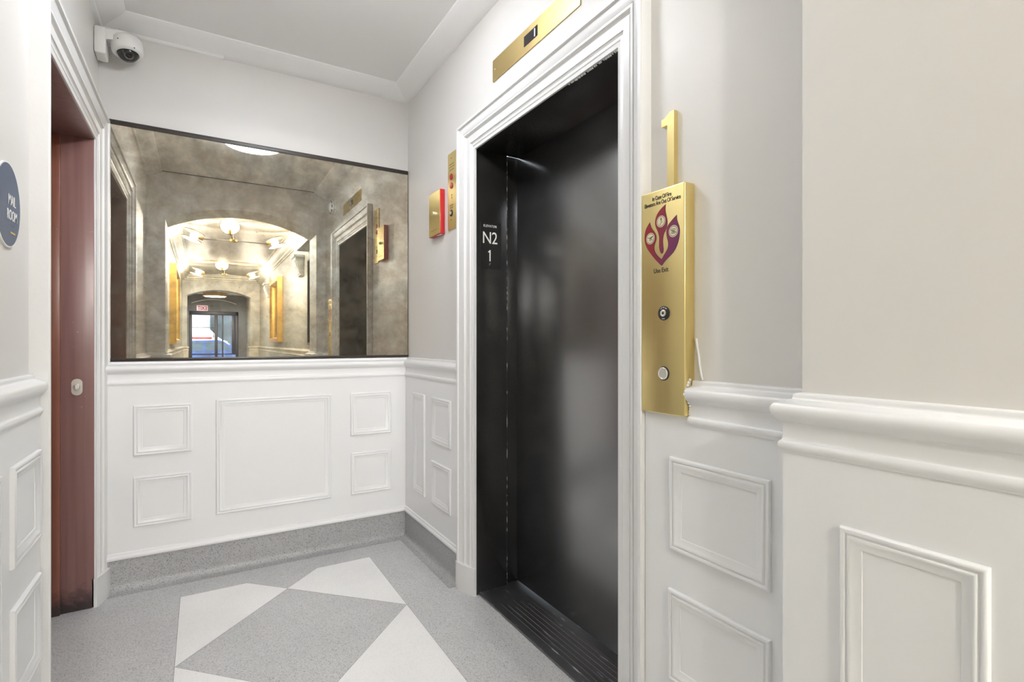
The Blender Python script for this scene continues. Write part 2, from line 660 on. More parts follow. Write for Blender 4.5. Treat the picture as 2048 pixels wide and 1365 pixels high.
def text(name, s, w_, h_, center, right, up, mat, parent, depth=0.0006, spacing=1.0, offset=0.0, skew=0.0, label=None):
    cu = bpy.data.curves.new(name, 'FONT')
    cu.body = s
    cu.align_x = 'CENTER'
    cu.extrude = 0.5
    cu.space_character = spacing
    cu.offset = offset
    tmp = bpy.data.objects.new(name + '_tmp', cu)
    C.objects.link(tmp)
    dg = bpy.context.evaluated_depsgraph_get()
    dg.update()
    me = bpy.data.meshes.new_from_object(tmp.evaluated_get(dg))
    bpy.data.objects.remove(tmp)
    bpy.data.curves.remove(cu)
    xs = [v.co.x for v in me.vertices]
    ys = [v.co.y for v in me.vertices]
    cx, cy = (min(xs) + max(xs)) / 2, (min(ys) + max(ys)) / 2
    sx, sy = w_ / (max(xs) - min(xs)), h_ / (max(ys) - min(ys))
    R_, U_ = Vector(right), Vector(up)
    N_ = R_.cross(U_)
    c = Vector(center)
    for v in me.vertices:
        a, b_ = (v.co.x - cx) * sx, (v.co.y - cy) * sy
        z = (v.co.z + 0.5) * depth
        v.co = c + R_ * (a + skew * b_) + U_ * b_ + N_ * z
    me.materials.clear()
    me.materials.append(M[mat])
    o = bpy.data.objects.new(name, me)
    C.objects.link(o)
    link_parent(o, parent)
    if label:
        o['label'] = label
    return o


def circ(cx, cy, r, n=24, a0=0, a1=2 * PI):
    return [(cx + r * math.cos(a0 + (a1 - a0) * i / n), cy + r * math.sin(a0 + (a1 - a0) * i / n)) for i in range(n)]


XYH = lambda x, y, h: (x, y, h)

# ------------------------------------------------------------ key dimensions (metres)
W, D, LX = 1.11, 3.122, -0.42           # right wall, back wall, left wall of the elevator nook
AJL, AJR = -0.281, 1.019                # arch jambs
AY0, AY1 = 0.207, 0.584                 # arch wall lobby face, nook face
LR, LL = 1.35, -0.42                    # lobby right and left walls
CEIL, CROWN = 2.752, 2.692
LOBZ = 2.95
LOBY = -9.3
VY = -12.8                              # street door wall
WT = 0.025                              # wainscot thickness

# ------------------------------------------------------------ floor
def build_floor():
    b = MB()
    b.mi = 0
    b.box((-2.2, VY - 0.3, -0.12), (2.3, 3.5, 0))
    fx0, fx1, top = -0.085, 0.805, 2.892
    cx = 0.36
    hd = 0.447
    def poly(pts, z):
        b.face([(x, y, z) for x, y in pts])
    def rows():
        k = 0
        cy = 2.280
        while cy > -8.8:
            yield cy, k
            cy -= 2 * hd
            k += 1
    whites = []
    for cy, k in rows():
        if k == 0:
            whites.append([(fx0, top), (cx - (top - cy - hd), top), (cx, cy + hd), (fx0, cy)])
            whites.append([(fx1, top), (fx1, cy), (cx, cy + hd), (cx + (top - cy - hd), top)])
        whites.append([(fx0, cy), (cx, cy - hd), (fx0, cy - 2 * hd)])
        whites.append([(fx1, cy), (fx1, cy - 2 * hd), (cx, cy - hd)])
    b.mi = 2
    for p in whites:
        c = (sum(q[0] for q in p) / len(p), sum(q[1] for q in p) / len(p))
        P = [Vector(q) for q in p]
        big = []
        for i in range(len(P)):
            d0 = (P[i] - P[i - 1]).normalized()
            d1 = (P[(i + 1) % len(P)] - P[i]).normalized()
            n0, n1 = Vector((d0.y, -d0.x)), Vector((d1.y, -d1.x))
            if (P[i] + n0 * 0.01 - Vector(c)).length < (P[i] - n0 * 0.01 - Vector(c)).length:
                n0, n1 = -n0, -n1
            mt = n0 + n1
            mt = mt / max(0.35, mt.dot(n0))
            big.append(tuple(P[i] + mt * 0.0016))
        poly(big, 0.0002)
    b.mi = 1
    for p in whites:
        poly(p, 0.0005)
    o = b.obj('floor', ['tgrey', 'twhite', 'joint'], smooth=False)
    me = o.data
    # all inlay faces must look up
    bm = bmesh.new()
    bm.from_mesh(me)
    for f in bm.faces:
        if f.material_index and f.normal.z < 0:
            f.normal_flip()
    bm.to_mesh(me)
    bm.free()
    structure(o, 'grey terrazzo floor with white inlaid panels around grey diamonds', 'floor')


build_floor()

# ------------------------------------------------------------ ceilings
b = MB()
b.box((-2.2, AY0 + 0.05, CEIL), (2.3, 3.5, CEIL + 0.3))
structure(b.obj('ceiling', 'ceil', smooth=False), 'smooth off white ceiling of the elevator nook', 'ceiling')
b = MB()
b.box((-2.2, LOBY - 0.4, LOBZ), (2.3, AY0 + 0.03, LOBZ + 0.3))
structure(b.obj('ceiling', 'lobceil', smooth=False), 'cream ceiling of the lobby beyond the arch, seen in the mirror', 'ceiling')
b = MB()
b.box((-2.2, VY - 0.1, 2.72), (2.3, LOBY - 0.42, LOBZ + 0.3))
structure(b.obj('ceiling', 'ceil', smooth=False), 'lower ceiling of the entrance vestibule, seen in the mirror', 'ceiling')

# ------------------------------------------------------------ nook walls
b = MB()
b.box((LX - 0.9, D, 0), (W + 0.9, D + 0.2, CEIL + 0.1))
wall_back = structure(b.obj('wall_back', 'wall', smooth=False), 'back wall of the nook, greige above white panelling', 'wall')

EY0, EY1, EZ = 1.205, 2.195, 2.118      # elevator opening in the wall
b = MB()
b.box((W, AY1, 0), (W + 0.16, EY0, CEIL + 0.05))
b.box((W, EY1, 0), (W + 0.16, D, CEIL + 0.05))
b.box((W, EY0, EZ), (W + 0.16, EY1, CEIL + 0.05))
wall_right = structure(b.obj('wall_right', 'wall', smooth=False), 'right wall of the nook holding the elevator', 'wall')

DY0, DY1, DZ = 2.095, 2.985, 2.122      # mail room doorway
b = MB()
b.box((LX - 0.2, AY1, 0), (LX, DY0, CEIL + 0.05))
b.box((LX - 0.2, DY1, 0), (LX, D, CEIL + 0.05))
b.box((LX - 0.2, DY0, DZ), (LX, DY1, CEIL + 0.05))
wall_left = structure(b.obj('wall_left', 'wall', smooth=False), 'left wall of the nook with the mail room doorway', 'wall')


def arch_wall(name, x0, x1, jl, jr, spring, crown, y0, y1, ztop, mat, label):
    c = (jl + jr) / 2
    hc = (jr - jl) / 2
    sg = crown - spring
    R_ = (hc * hc + sg * sg) / (2 * sg)
    zc = crown - R_
    a = math.asin(hc / R_)
    n = 28
    arc = [(c + R_ * math.sin(-a + 2 * a * i / n), zc + R_ * math.cos(-a + 2 * a * i / n)) for i in range(n + 1)]
    b = MB()
    fn = lambda u, v, h: (u, h, v)
    b.prism([(x0, 0), (jl, 0)] + arc + [(jr, 0), (x1, 0), (x1, ztop), (x0, ztop)], fn, y0, y1)
    o = b.obj(name, mat, smooth=False)
    structure(o, label, 'wall')
    return o


wall_arch = arch_wall('wall_front', LX - 0.2, LR + 0.2, AJL, AJR, 2.312, 2.475, AY0, AY1, LOBZ + 0.05, 'wall',
                      'wall with the wide segmental arch between nook and lobby')

# lobby side walls (behind the camera, seen in the mirror)
b = MB()
b.box((LL - 0.2, LOBY, 0), (LL, AY0, LOBZ))
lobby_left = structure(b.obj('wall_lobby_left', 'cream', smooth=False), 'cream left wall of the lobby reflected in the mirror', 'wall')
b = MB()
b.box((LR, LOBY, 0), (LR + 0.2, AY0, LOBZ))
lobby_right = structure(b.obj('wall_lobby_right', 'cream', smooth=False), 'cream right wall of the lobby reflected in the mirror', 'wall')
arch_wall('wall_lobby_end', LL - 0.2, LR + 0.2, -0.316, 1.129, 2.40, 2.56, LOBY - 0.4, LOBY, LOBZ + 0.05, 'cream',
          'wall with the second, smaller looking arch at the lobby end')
b = MB()
b.box((-0.62, VY, 0), (-0.42, LOBY - 0.4, 2.72))
b.box((1.26, VY, 0), (1.46, LOBY - 0.4, 2.72))
structure(b.obj('wall_vestibule', 'cream', smooth=False), 'side walls of the entrance vestibule', 'wall')


# ------------------------------------------------------------ mouldings
RAIL = [(0, 1.099), (0.0105, 1.098), (0.0126, 1.094), (0.0126, 1.085), (0.030, 1.081), (0.039, 1.076), (0.043, 1.067),
        (0.0415, 1.057), (0.036, 1.049), (0.031, 1.044), (0.029, 1.041), (0.026, 1.0405), (0.025, 1.034), (0.025, 1.006),
        (0.030, 1.003), (0.0325, 0.996), (0.031, 0.989), (0.0275, 0.984), (0.0275, 0.981), (0.0, 0.979)]
# the real paint rolls off in the opposite order near the wall, keep the wainscot under it
WAIN = [(0, 0.150), (WT, 0.150), (WT, 1.0055), (0, 1.0055)]


def rounded(prof, times=2):
    """corner cutting along the profile, the two wall points stay"""
    a, z = prof[0], prof[-1]
    p = prof
    for _ in range(times):
        q = [p[0]]
        for u, v in zip(p, p[1:]):
            q += [(u[0] * .75 + v[0] * .25, u[1] * .75 + v[1] * .25), (u[0] * .25 + v[0] * .75, u[1] * .25 + v[1] * .75)]
        q.append(p[-1])
        p = q
    return p


RAIL = rounded(RAIL)
BEAD = [(WT - 0.002, 0.156), (0.034, 0.156), (0.037, 0.161), (0.037, 0.171), (0.033, 0.176), (0.031, 0.180), (0.031, 0.186),
        (0.0275, 0.190), (WT - 0.002, 0.190)]
BEAD = rounded(BEAD, 1)
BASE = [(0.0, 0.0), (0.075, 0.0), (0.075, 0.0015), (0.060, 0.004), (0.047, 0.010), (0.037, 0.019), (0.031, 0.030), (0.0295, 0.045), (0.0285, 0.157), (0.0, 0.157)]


def off(prof, dz):
    return [(o, h + dz) for o, h in prof]


def run(name, path, side, parts, parent, dz=0.0):
    for nm, prof, mat in parts:
        b = MB()
        b.sweep(path, off(prof, dz) if nm == 'chair_rail' else prof, XYH, side=side)
        b.obj(nm, mat, parent, angle=50)


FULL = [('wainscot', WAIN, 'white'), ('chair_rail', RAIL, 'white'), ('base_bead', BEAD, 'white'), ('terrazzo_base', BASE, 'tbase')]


def structure_root(name, label, loc, cat='trim'):
    o = thing(name, label, cat, loc)
    o['kind'] = 'structure'
    return o


t1 = structure_root('trim_1', 'white panelled dado under the mirror, turning the back corner up to the elevator', (0.4, D, 0))
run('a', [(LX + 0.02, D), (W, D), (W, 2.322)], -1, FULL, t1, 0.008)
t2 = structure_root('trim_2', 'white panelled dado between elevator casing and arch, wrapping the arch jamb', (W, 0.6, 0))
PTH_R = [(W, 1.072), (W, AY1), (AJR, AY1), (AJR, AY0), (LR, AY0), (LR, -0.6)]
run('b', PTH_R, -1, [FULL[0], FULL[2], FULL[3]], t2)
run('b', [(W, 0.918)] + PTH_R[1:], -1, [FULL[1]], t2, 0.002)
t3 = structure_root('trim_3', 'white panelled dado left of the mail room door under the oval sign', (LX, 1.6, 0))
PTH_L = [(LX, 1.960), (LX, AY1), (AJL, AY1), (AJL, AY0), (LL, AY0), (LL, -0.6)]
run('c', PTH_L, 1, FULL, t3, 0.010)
# lobby rails
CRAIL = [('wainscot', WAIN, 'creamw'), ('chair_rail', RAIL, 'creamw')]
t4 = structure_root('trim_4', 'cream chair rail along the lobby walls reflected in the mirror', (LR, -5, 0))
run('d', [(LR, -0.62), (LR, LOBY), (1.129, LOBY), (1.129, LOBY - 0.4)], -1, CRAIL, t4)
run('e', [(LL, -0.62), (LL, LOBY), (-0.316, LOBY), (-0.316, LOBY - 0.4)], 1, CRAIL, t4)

# panel mouldings: offset runs inwards from the outer edge, h = height off the wainscot
PM = [(0, 0), (0.0, 0.006), (0.002, 0.0095), (0.006, 0.0105), (0.0095, 0.009), (0.011, 0.0062), (0.0135, 0.0062), (0.015, 0.0095), (0.019, 0.0095),
      (0.024, 0.0055), (0.030, 0.0035), (0.036, 0.0028), (0.037, 0)]


PM = rounded(PM, 1)


def panel(parent, plane, a0, a1, z0, z1, sc=1.0):
    """plane(a, z, h) -> 3d"""
    b = MB()
    b.sweep([(a0, z0), (a1, z0), (a1, z1), (a0, z1)], [(o * sc, h) for o, h in PM], plane, closed=True, side=1)
    b.obj('panel_moulding', 'white', parent, angle=50)


bk = lambda a, z, h: (a, D - WT - h, z)
for a0, a1, z0, z1 in [(-0.283, -0.041, 0.648, 0.892), (-0.283, -0.041, 0.302, 0.546), (0.064, 0.642, 0.305, 0.902),
                       (0.749, 0.993, 0.650, 0.902), (0.752, 0.993, 0.303, 0.550)]:
    panel(t1, bk, a0, a1, z0, z1)
rw = lambda a, z, h: (W - WT - h, a, z)
for a0, a1, z0, z1 in [(2.765, 2.945, 0.325, 0.902), (2.407, 2.659, 0.658, 0.902), (2.407, 2.659, 0.322, 0.555)]:
    panel(t1, rw, a0, a1, z0, z1)
for a0, a1, z0, z1 in [(0.690, 0.978, 0.645, 0.893), (0.690, 0.982, 0.295, 0.539)]:
    panel(t2, rw, a0, a1, z0, z1)
pj = lambda a, z, h: (AJR - WT - h, a, z)
panel(t2, pj, 0.291, 0.499, 0.30, 0.869, 0.95)
lw = lambda a, z, h: (LX + WT + h, a, z)
for a0, a1, z0, z1 in [(1.685, 1.938, 0.652, 0.898), (1.687, 1.938, 0.305, 0.552), (1.20, 1.60, 0.305, 0.898)]:
    panel(t3, lw, a0, a1, z0, z1)

# crown
CR = [(0, 2.692), (0.004, 2.6925), (0.030, 2.705), (0.090, 2.732), (0.100, 2.738), (0.114, 2.748), (0.118, 2.756), (0, 2.756)]
b = MB()
b.sweep([(LX, AY1), (LX, D), (W, D), (W, AY1)], CR, XYH, side=-1)
structure(b.obj('trim_5', 'ceil', angle=25), 'plain sloping plaster crown around the nook ceiling', 'trim')
b = MB()
b.sweep([(LX, AY1 + 0.03), (LX, D), (0.10, D)], [(0.0, 2.684), (0.014, 2.688), (0.020, 2.696), (0.017, 2.704), (0.026, 2.706), (0.05, 2.716), (0.058, 2.719), (0.06, 2.727), (0.04, 2.73), (0, 2.74)], XYH, side=-1)
structure(b.obj('trim_9', 'ceil', angle=25), 'thickly painted bead along the left end of the crown, behind the camera arm', 'trim')
b = MB()
b.box((LX, AY1 + 0.0005, CEIL - 0.006), (W, AY1 + 0.004, CEIL + 0.001))
structure(b.obj('trim_10', 'dk', smooth=False), 'thin dark crack where the ceiling meets the arch wall', 'trim')
LCR = [(0, 2.76), (0.012, 2.762), (0.015, 2.775), (0.05, 2.79), (0.055, 2.81), (0.09, 2.83), (0.095, 2.86), (0.13, 2.885), (0.14, 2.92), (0.17, 2.925), (0.17, 2.955), (0, 2.955)]
b = MB()
b.sweep([(LL, LOBY), (LL, AY0), (LR, AY0), (LR, LOBY)], LCR, XYH, closed=True, side=-1)
structure(b.obj('trim_6', 'creamw', angle=25), 'stepped crown moulding around the lobby, reflected in the mirror', 'trim')

# ------------------------------------------------------------ door casings (offset runs inwards from the outer edge)
def casing(name_mat, y0, y1, zt, width, proud, rec, fn, parent, plinth=True, name='casing'):
    # profile (offset from outer edge, height off wall)
    p, wd = proud, width
    prof = [(0, -0.004), (0, p - 0.003), (0.003, p), (0.014, p), (0.016, p - 0.003), (0.017, p - 0.008), (0.030, p - 0.011), (0.046, p - 0.017), (0.048, p - 0.020),
            (0.050, p - 0.015), (0.058, p - 0.015), (0.060, p - 0.022), (0.066, p - 0.027), (0.070, p - 0.027), (0.072, p - 0.024),
            (0.100, p - 0.026), (0.102, p - 0.030), (0.108, p - 0.033), (0.118, p - 0.031), (0.122, p - 0.034), (wd, p - 0.036), (wd, -0.004)]
    prof = [(min(o, wd), max(h, 0.001) if h > -0.003 else h) for o, h in prof]
    b = MB()
    b.sweep([(y0, 0.128), (y0, zt), (y1, zt), (y1, 0.128)], prof, fn, side=-1)
    o = b.obj(name, name_mat, parent, angle=24)
    for (yy, s) in ((y0, 1), (y1, -1)):
        b = MB()
        k = 0.002
        pl = [(-k, -0.003), (-k, p + 0.001), (0.006, p + 0.004), (0.03, p + 0.003), (0.07, p - 0.006), (0.105, p - 0.018), (wd + k, p - 0.032), (wd + k, -0.003)]
        lo, mid = pl, [(q[0] if 0 < i < 7 else q[0], q[1]) for i, q in enumerate(pl)]
        fn2 = lambda o_, h_, z_: fn(yy + s * o_, z_, h_)
        b.prism([(q[0], q[1]) for q in pl], fn2, 0.0, 0.130)
        b.obj('plinth_block', name_mat, parent, angle=60)
    return o


# elevator --------------------------------------------------------
ev = structure_root('door_1', 'black steel elevator door in a white moulded casing', (W, 1.7, 0), 'door')
casing('casing', 1.074, 2.321, 2.248, 0.134, 0.040, 0, lambda y, z, h: (W - h, y, z), ev)
b = MB()   # frame: head and two jambs
JX0, JX1 = 1.114, 1.285
b.box((JX0, 2.193, 0.0), (JX1, 2.26, 2.118), 0.002)
b.box((JX1, 2.207, 0.0), (1.36, 2.26, 2.118), 0.002)
b.obj('frame_jamb', 'blackj', ev)
b = MB()
b.box((JX0, 1.14, 0.0), (JX1, 1.208, 2.118), 0.002)
b.box((JX1, 1.14, 0.0), (1.36, 1.194, 2.118), 0.002)
b.obj('frame_jamb', 'blackj', ev)
b = MB()
b.box((JX0, 1.208, 2.112), (1.36, 2.193, 2.18), 0.002)
b.obj('frame_head', 'blackj', ev)
b = MB()
b.box((1.352, 1.10, 0.012), (1.39, 2.30, 2.16), 0.003)
b.obj('door_panel', 'black', ev)
b = MB()
b.box((1.128, 1.1, 0.001), (1.42, 2.30, 0.010), 0.002)
for i in range(7):
    x = 1.168 + i * 0.022
    b.box((x, 1.212, 0.0095), (x + 0.016, 2.05 - 0.03 * (i % 3), 0.0108), 0.0006, 1)
b.obj('sill', 'sill', ev)
for (x_, y_, wd_) in ((JX1 - 0.001, 2.1922, 0.0022), (JX0 - 0.001, 2.1915, 0.003)):  # thin strips: chipped enamel, plus the jamb edge's highlight painted pale
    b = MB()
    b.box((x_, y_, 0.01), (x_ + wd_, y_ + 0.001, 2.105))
    b.obj('worn_edge_highlight', 'wear_highlight', ev, smooth=False, label='worn edge of the steel jamb with its highlight painted in pale')
# ragged plaster line between casing and steel head
b = MB()
for i in range(30):
    y = 1.215 + i * 0.0085 + random.uniform(-0.004, 0.004)
    r = random.uniform(0.001, 0.0035)
    b.box((1.1125, y, 2.1115 - r), (1.1175, y + random.uniform(0.003, 0.010), 2.1135), 0.0008, 1)
b.obj('paint_edge', 'casing', ev)

# mail room doorway -------------------------------------------------
mr = structure_root('door_2', 'mail room doorway with red brown varnished jambs in a white casing', (LX, 2.5, 0), 'door')
casing('casing', 1.962, 3.117, 2.258, 0.136, 0.046, 0, lambda y, z, h: (LX + h, y, z), mr)
b = MB()
b.box((LX - 0.21, DY1 - 0.006, 0), (LX + 0.004, DY1 + 0.05, DZ), 0.002)
b.obj('jamb', 'mah', mr)
b = MB()
b.box((LX - 0.21, DY1 - 0.020, 0), (LX - 0.112, DY1, DZ - 0.01), 0.003)
b.obj('stop', 'mah2', mr)
b = MB()
b.box((LX - 0.21, DY0 - 0.05, 0), (LX + 0.004, DY0 + 0.004, DZ), 0.002)
b.obj('jamb', 'mah', mr)
b = MB()
b.box((LX - 0.21, DY0, DZ - 0.004), (LX + 0.004, DY1, DZ + 0.05), 0.002)
b.obj('head_jamb', 'mah', mr)
b = MB()   # the door leaf stands back in the opening
b.box((LX - 0.26, DY0 - 0.03, 0.008), (LX - 0.215, DY1 + 0.03, DZ + 0.01), 0.002)
for z0, z1 in ((0.25, 0.95), (1.15, 1.95)):
    b.sweep([(DY0 + 0.13, z0), (DY1 - 0.13, z0), (DY1 - 0.13, z1), (DY0 + 0.13, z1)], [(o, h) for o, h in PM],
            lambda a, z, h: (LX - 0.2145 + h, a, z), closed=True, side=1)
b.obj('door_leaf', 'mah', mr)
# lock plate on the jamb
lk = MB()
n = 10
def stadium(cx, cz, hw, hh, n=10):
    pts = []
    for i in range(n + 1):
        a = -PI / 2 + PI * i / n - PI / 2 + PI / 2
        pts.append((cx + hw * math.cos(PI * i / n), cz + (hh - hw) + hw * math.sin(PI * i / n)))
    for i in range(n + 1):
        pts.append((cx + hw * math.cos(PI + PI * i / n), cz - (hh - hw) + hw * math.sin(PI + PI * i / n)))
    return pts
lockx, lockz = -0.476, 1.000
yl = DY1 - 0.006
fj = lambda a, z, h: (a, yl - h, z)
lk.prism(stadium(lockx, lockz, 0.0195, 0.037), fj, 0.0, 0.003)
lk.prism(stadium(lockx, lockz, 0.0175, 0.035), fj, 0.003, 0.0045)
lp = lk.obj('lock_plate', 'chrome', mr, angle=30, label='satin nickel oval lock plate')
b = MB()
b.lathe([(0, -0.001), (0.0125, 0), (0.0125, 0.006), (0.010, 0.010), (0, 0.010)], (lockx, yl - 0.004, lockz + 0.002), (0, -1, 0), 24)
b.box((lockx - 0.004, yl - 0.030, lockz - 0.010), (lockx + 0.004, yl - 0.012, lockz + 0.013), 0.003)
b.obj('thumb_turn', 'chrome', lp)

# ------------------------------------------------------------ mirror
MX0, MX1, MZ0, MZ1 = -0.415, W - 0.004, 1.110, 2.268
mi = thing('wall_mirror', 'wide antiqued mirror resting on the chair rail of the back wall', 'mirror', (0.36, D, MZ0))
b = MB()
b.box((MX0, D - 0.008, MZ0 + 0.006), (MX1, D - 0.001, MZ1 - 0.008))
b.obj('mirror_glass', 'mirror', mi, smooth=False)
b = MB()
b.box((MX0, D - 0.014, MZ1 - 0.021), (MX1, D - 0.0005, MZ1), 0.001)
b.obj('top_channel', 'mframe', mi)
b = MB()
b.box((MX0, D - 0.014, MZ0 - 0.001), (MX1 + 0.002, D - 0.0005, MZ0 + 0.012), 0.001)
b.obj('bottom_channel', 'mframe', mi)
b = MB()
b.box((MX1 - 0.0005, D - 0.0095, MZ0 + 0.012), (MX1 + 0.0012, D - 0.0005, MZ1 - 0.021))
b.obj('edge_strip', 'mframe', mi)

# ------------------------------------------------------------ call panel
cp = thing('elevator_call_panel', 'tall brushed brass elevator call box with a flame notice and one button', 'call panel', (1.09, 0.997, 1.005))
CPX, CY0, CY1, CZ0, CZ1 = 1.071, 0.9195, 1.0735, 1.006, 1.617
b = MB()
b.box((CPX, CY0, CZ0), (W - 0.0005, CY1, CZ1), 0.0035, 3)
b.obj('housing', 'brass', cp, angle=40)
R_, U_ = (0, -1, 0), (0, 0, 1)
def cpos(y, z, h=0.0): return (CPX - h, y, z)
ycen = 1.0105
text('notice_lettering', 'In Case Of Fire', 0.068, 0.0112, cpos(0.9975, 1.5960, 0.0002), R_, U_, 'btext', cp, 0.0003, 0.9, 0.012)
text('notice_lettering', 'Elevators Are Out Of Service', 0.128, 0.0112, cpos(0.9965, 1.5815, 0.0002), R_, U_, 'btext', cp, 0.0003, 0.9, 0.012)
text('notice_lettering', 'Use Exit', 0.052, 0.0125, cpos(1.0, 1.396, 0.0002), R_, U_, 'btext', cp, 0.0003, 0.95, 0.008)


def px2panel(x, y):
    """a picture pixel of the emblem to (y, z) on the panel's front"""
    s_ = math.sin(YAW); c_ = math.cos(YAW)
    t = (x - 1024) / FPX
    rx, ry, rz = s_ + t * c_, c_ - t * s_, -(y - 685) / FPX
    k = CPX / rx
    return (k * ry, 1.2 + k * rz)


def Q(pts):  # zoomed emblem coordinates (scale 3.79, origin 1260,200)
    return [px2panel(1260 + x / 3.79, 200 + y / 3.79) for x, y in pts]


fnp = lambda a, z, h: (CPX - h, a, z)
FL = {
    'mid': [(272, 792), (240, 822), (212, 858), (196, 895), (190, 935), (198, 968), (214, 1000), (224, 1040), (222, 1085), (222, 1120), (230, 1152), (242, 1166),
            (250, 1158), (254, 1138), (250, 1100), (248, 1060), (256, 1015), (272, 985), (282, 950), (284, 915), (276, 880), (268, 845), (268, 815)],
    'left': [(152, 930), (132, 962), (118, 995), (112, 1040), (114, 1080), (130, 1125), (158, 1165), (190, 1205), (218, 1235), (240, 1256), (246, 1238), (240, 1210),
             (214, 1190), (192, 1162), (182, 1130), (186, 1095), (198, 1065), (200, 1035), (190, 1008), (170, 985), (156, 960)],
    'right': [(356, 872), (330, 900), (305, 930), (284, 960), (276, 1000), (282, 1045), (292, 1080), (290, 1120), (276, 1150), (256, 1182), (238, 1215), (234, 1238), (242, 1256),
              (262, 1225), (290, 1195), (325, 1160), (350, 1120), (368, 1070), (378, 1010), (376, 965), (362, 930), (354, 900)],
}
b = MB()
for k_, (nm, pts) in enumerate(FL.items()):
    b.mi = 1
    for _ in range(2):      # corner cutting rounds the traced outline, tips stay
        sm = []
        for i in range(len(pts)):
            p0, p1, p2 = Vector(pts[i - 1]), Vector(pts[i]), Vector(pts[(i + 1) % len(pts)])
            if (p0 - p1).angle(p2 - p1) < 1.2 and _ == 0 or (p0 - p1).angle(p2 - p1) < 1.0:
                sm.append(tuple(p1))
            else:
                sm += [tuple(p1.lerp(p0, 0.25)), tuple(p1.lerp(p2, 0.25))]
        pts = sm
    q = Q(pts)
    cy_, cz_ = sum(p[0] for p in q) / len(q), sum(p[1] for p in q) / len(q)
    # outline: pushed out along vertex normals
    P = [Vector(p) for p in q]
    ou = []
    for i in range(len(P)):
        d = (P[(i + 1) % len(P)] - P[i - 1]).normalized()
        nn = Vector((d.y, -d.x))
        ou.append(P[i] + nn * 0.0009)
    area = sum(P[i].x * P[(i + 1) % len(P)].y - P[(i + 1) % len(P)].x * P[i].y for i in range(len(P)))
    if area < 0:
        ou = [P[i] - (ou[i] - P[i]) for i in range(len(P))]
    b.prism([tuple(p) for p in ou], fnp, 0.0001 + 0.00005 * k_, 0.0002 + 0.00005 * k_)
    b.mi = 0
    b.prism(q, fnp, 0.0003 + 0.00005 * k_, 0.0004 + 0.00005 * k_)
b.obj('flame_emblem', ['flame', 'btext'], cp, smooth=False, label='three joined flames shading from red to purple')
for (zx, zy) in ((236, 922), (156, 1052), (330, 995)):
    c_ = Q([(zx, zy)])[0]
    b = MB()
    b.mi = 0
    b.prism(circ(c_[0], c_[1], 0.0158, 32), fnp, 0.0005, 0.0006)
    b.mi = 1
    b.prism(circ(c_[0], c_[1], 0.0138, 32), fnp, 0.0006, 0.0007)
    b.mi = 0
    b.prism(circ(c_[0], c_[1], 0.0125, 32), fnp, 0.0007, 0.0008)
    b.mi = 1
    def bar(y0, z0, y1, z1, wd=0.0012):
        a, e = Vector((c_[0] - y0, c_[1] + z0)), Vector((c_[0] - y1, c_[1] + z1))
        d = (e - a).normalized()
        nn = Vector((-d.y, d.x)) * wd / 2
        b.prism([tuple(a + nn), tuple(e + nn), tuple(e - nn), tuple(a - nn)], fnp, 0.0008, 0.0009)
    def blob(y0, z0, r):
        b.prism(circ(c_[0] - y0, c_[1] + z0, r, 14), fnp, 0.0008, 0.0009)
    if zx == 236:      # stair and arrow
        bar(-0.005, -0.008, -0.001, -0.008); bar(-0.001, -0.008, -0.001, -0.003); bar(-0.001, -0.003, 0.004, -0.003)
        bar(0.004, -0.003, 0.004, 0.001); bar(0.0005, 0.0, 0.0005, 0.008, 0.0022); bar(-0.0025, 0.005, 0.0005, 0.0095); bar(0.0035, 0.005, 0.0005, 0.0095)
    elif zx == 156:    # match box and stroke
        bar(-0.003, -0.006, -0.003, 0.003); bar(0.002, -0.006, 0.002, 0.003); bar(-0.003, -0.006, 0.002, -0.006); bar(-0.003, 0.003, 0.002, 0.003)
        bar(-0.003, 0.0, 0.002, 0.0); bar(0.001, 0.0, 0.009, 0.005, 0.003); bar(-0.011, 0.004, 0.010, -0.006)
    else:              # lift car with people, struck out
        bar(-0.006, -0.006, -0.006, 0.006); bar(0.006, -0.006, 0.006, 0.006); bar(-0.006, 0.006, 0.006, 0.006); bar(-0.006, -0.006, 0.006, -0.006)
        blob(-0.002, 0.0025, 0.0012); blob(0.002, 0.0025, 0.0012); bar(-0.002, -0.005, -0.002, 0.001, 0.002); bar(0.002, -0.005, 0.002, 0.001, 0.002)
        bar(-0.010, 0.005, 0.010, -0.005)
    b.obj('pictogram', ['pale', 'btext'], cp, smooth=False)
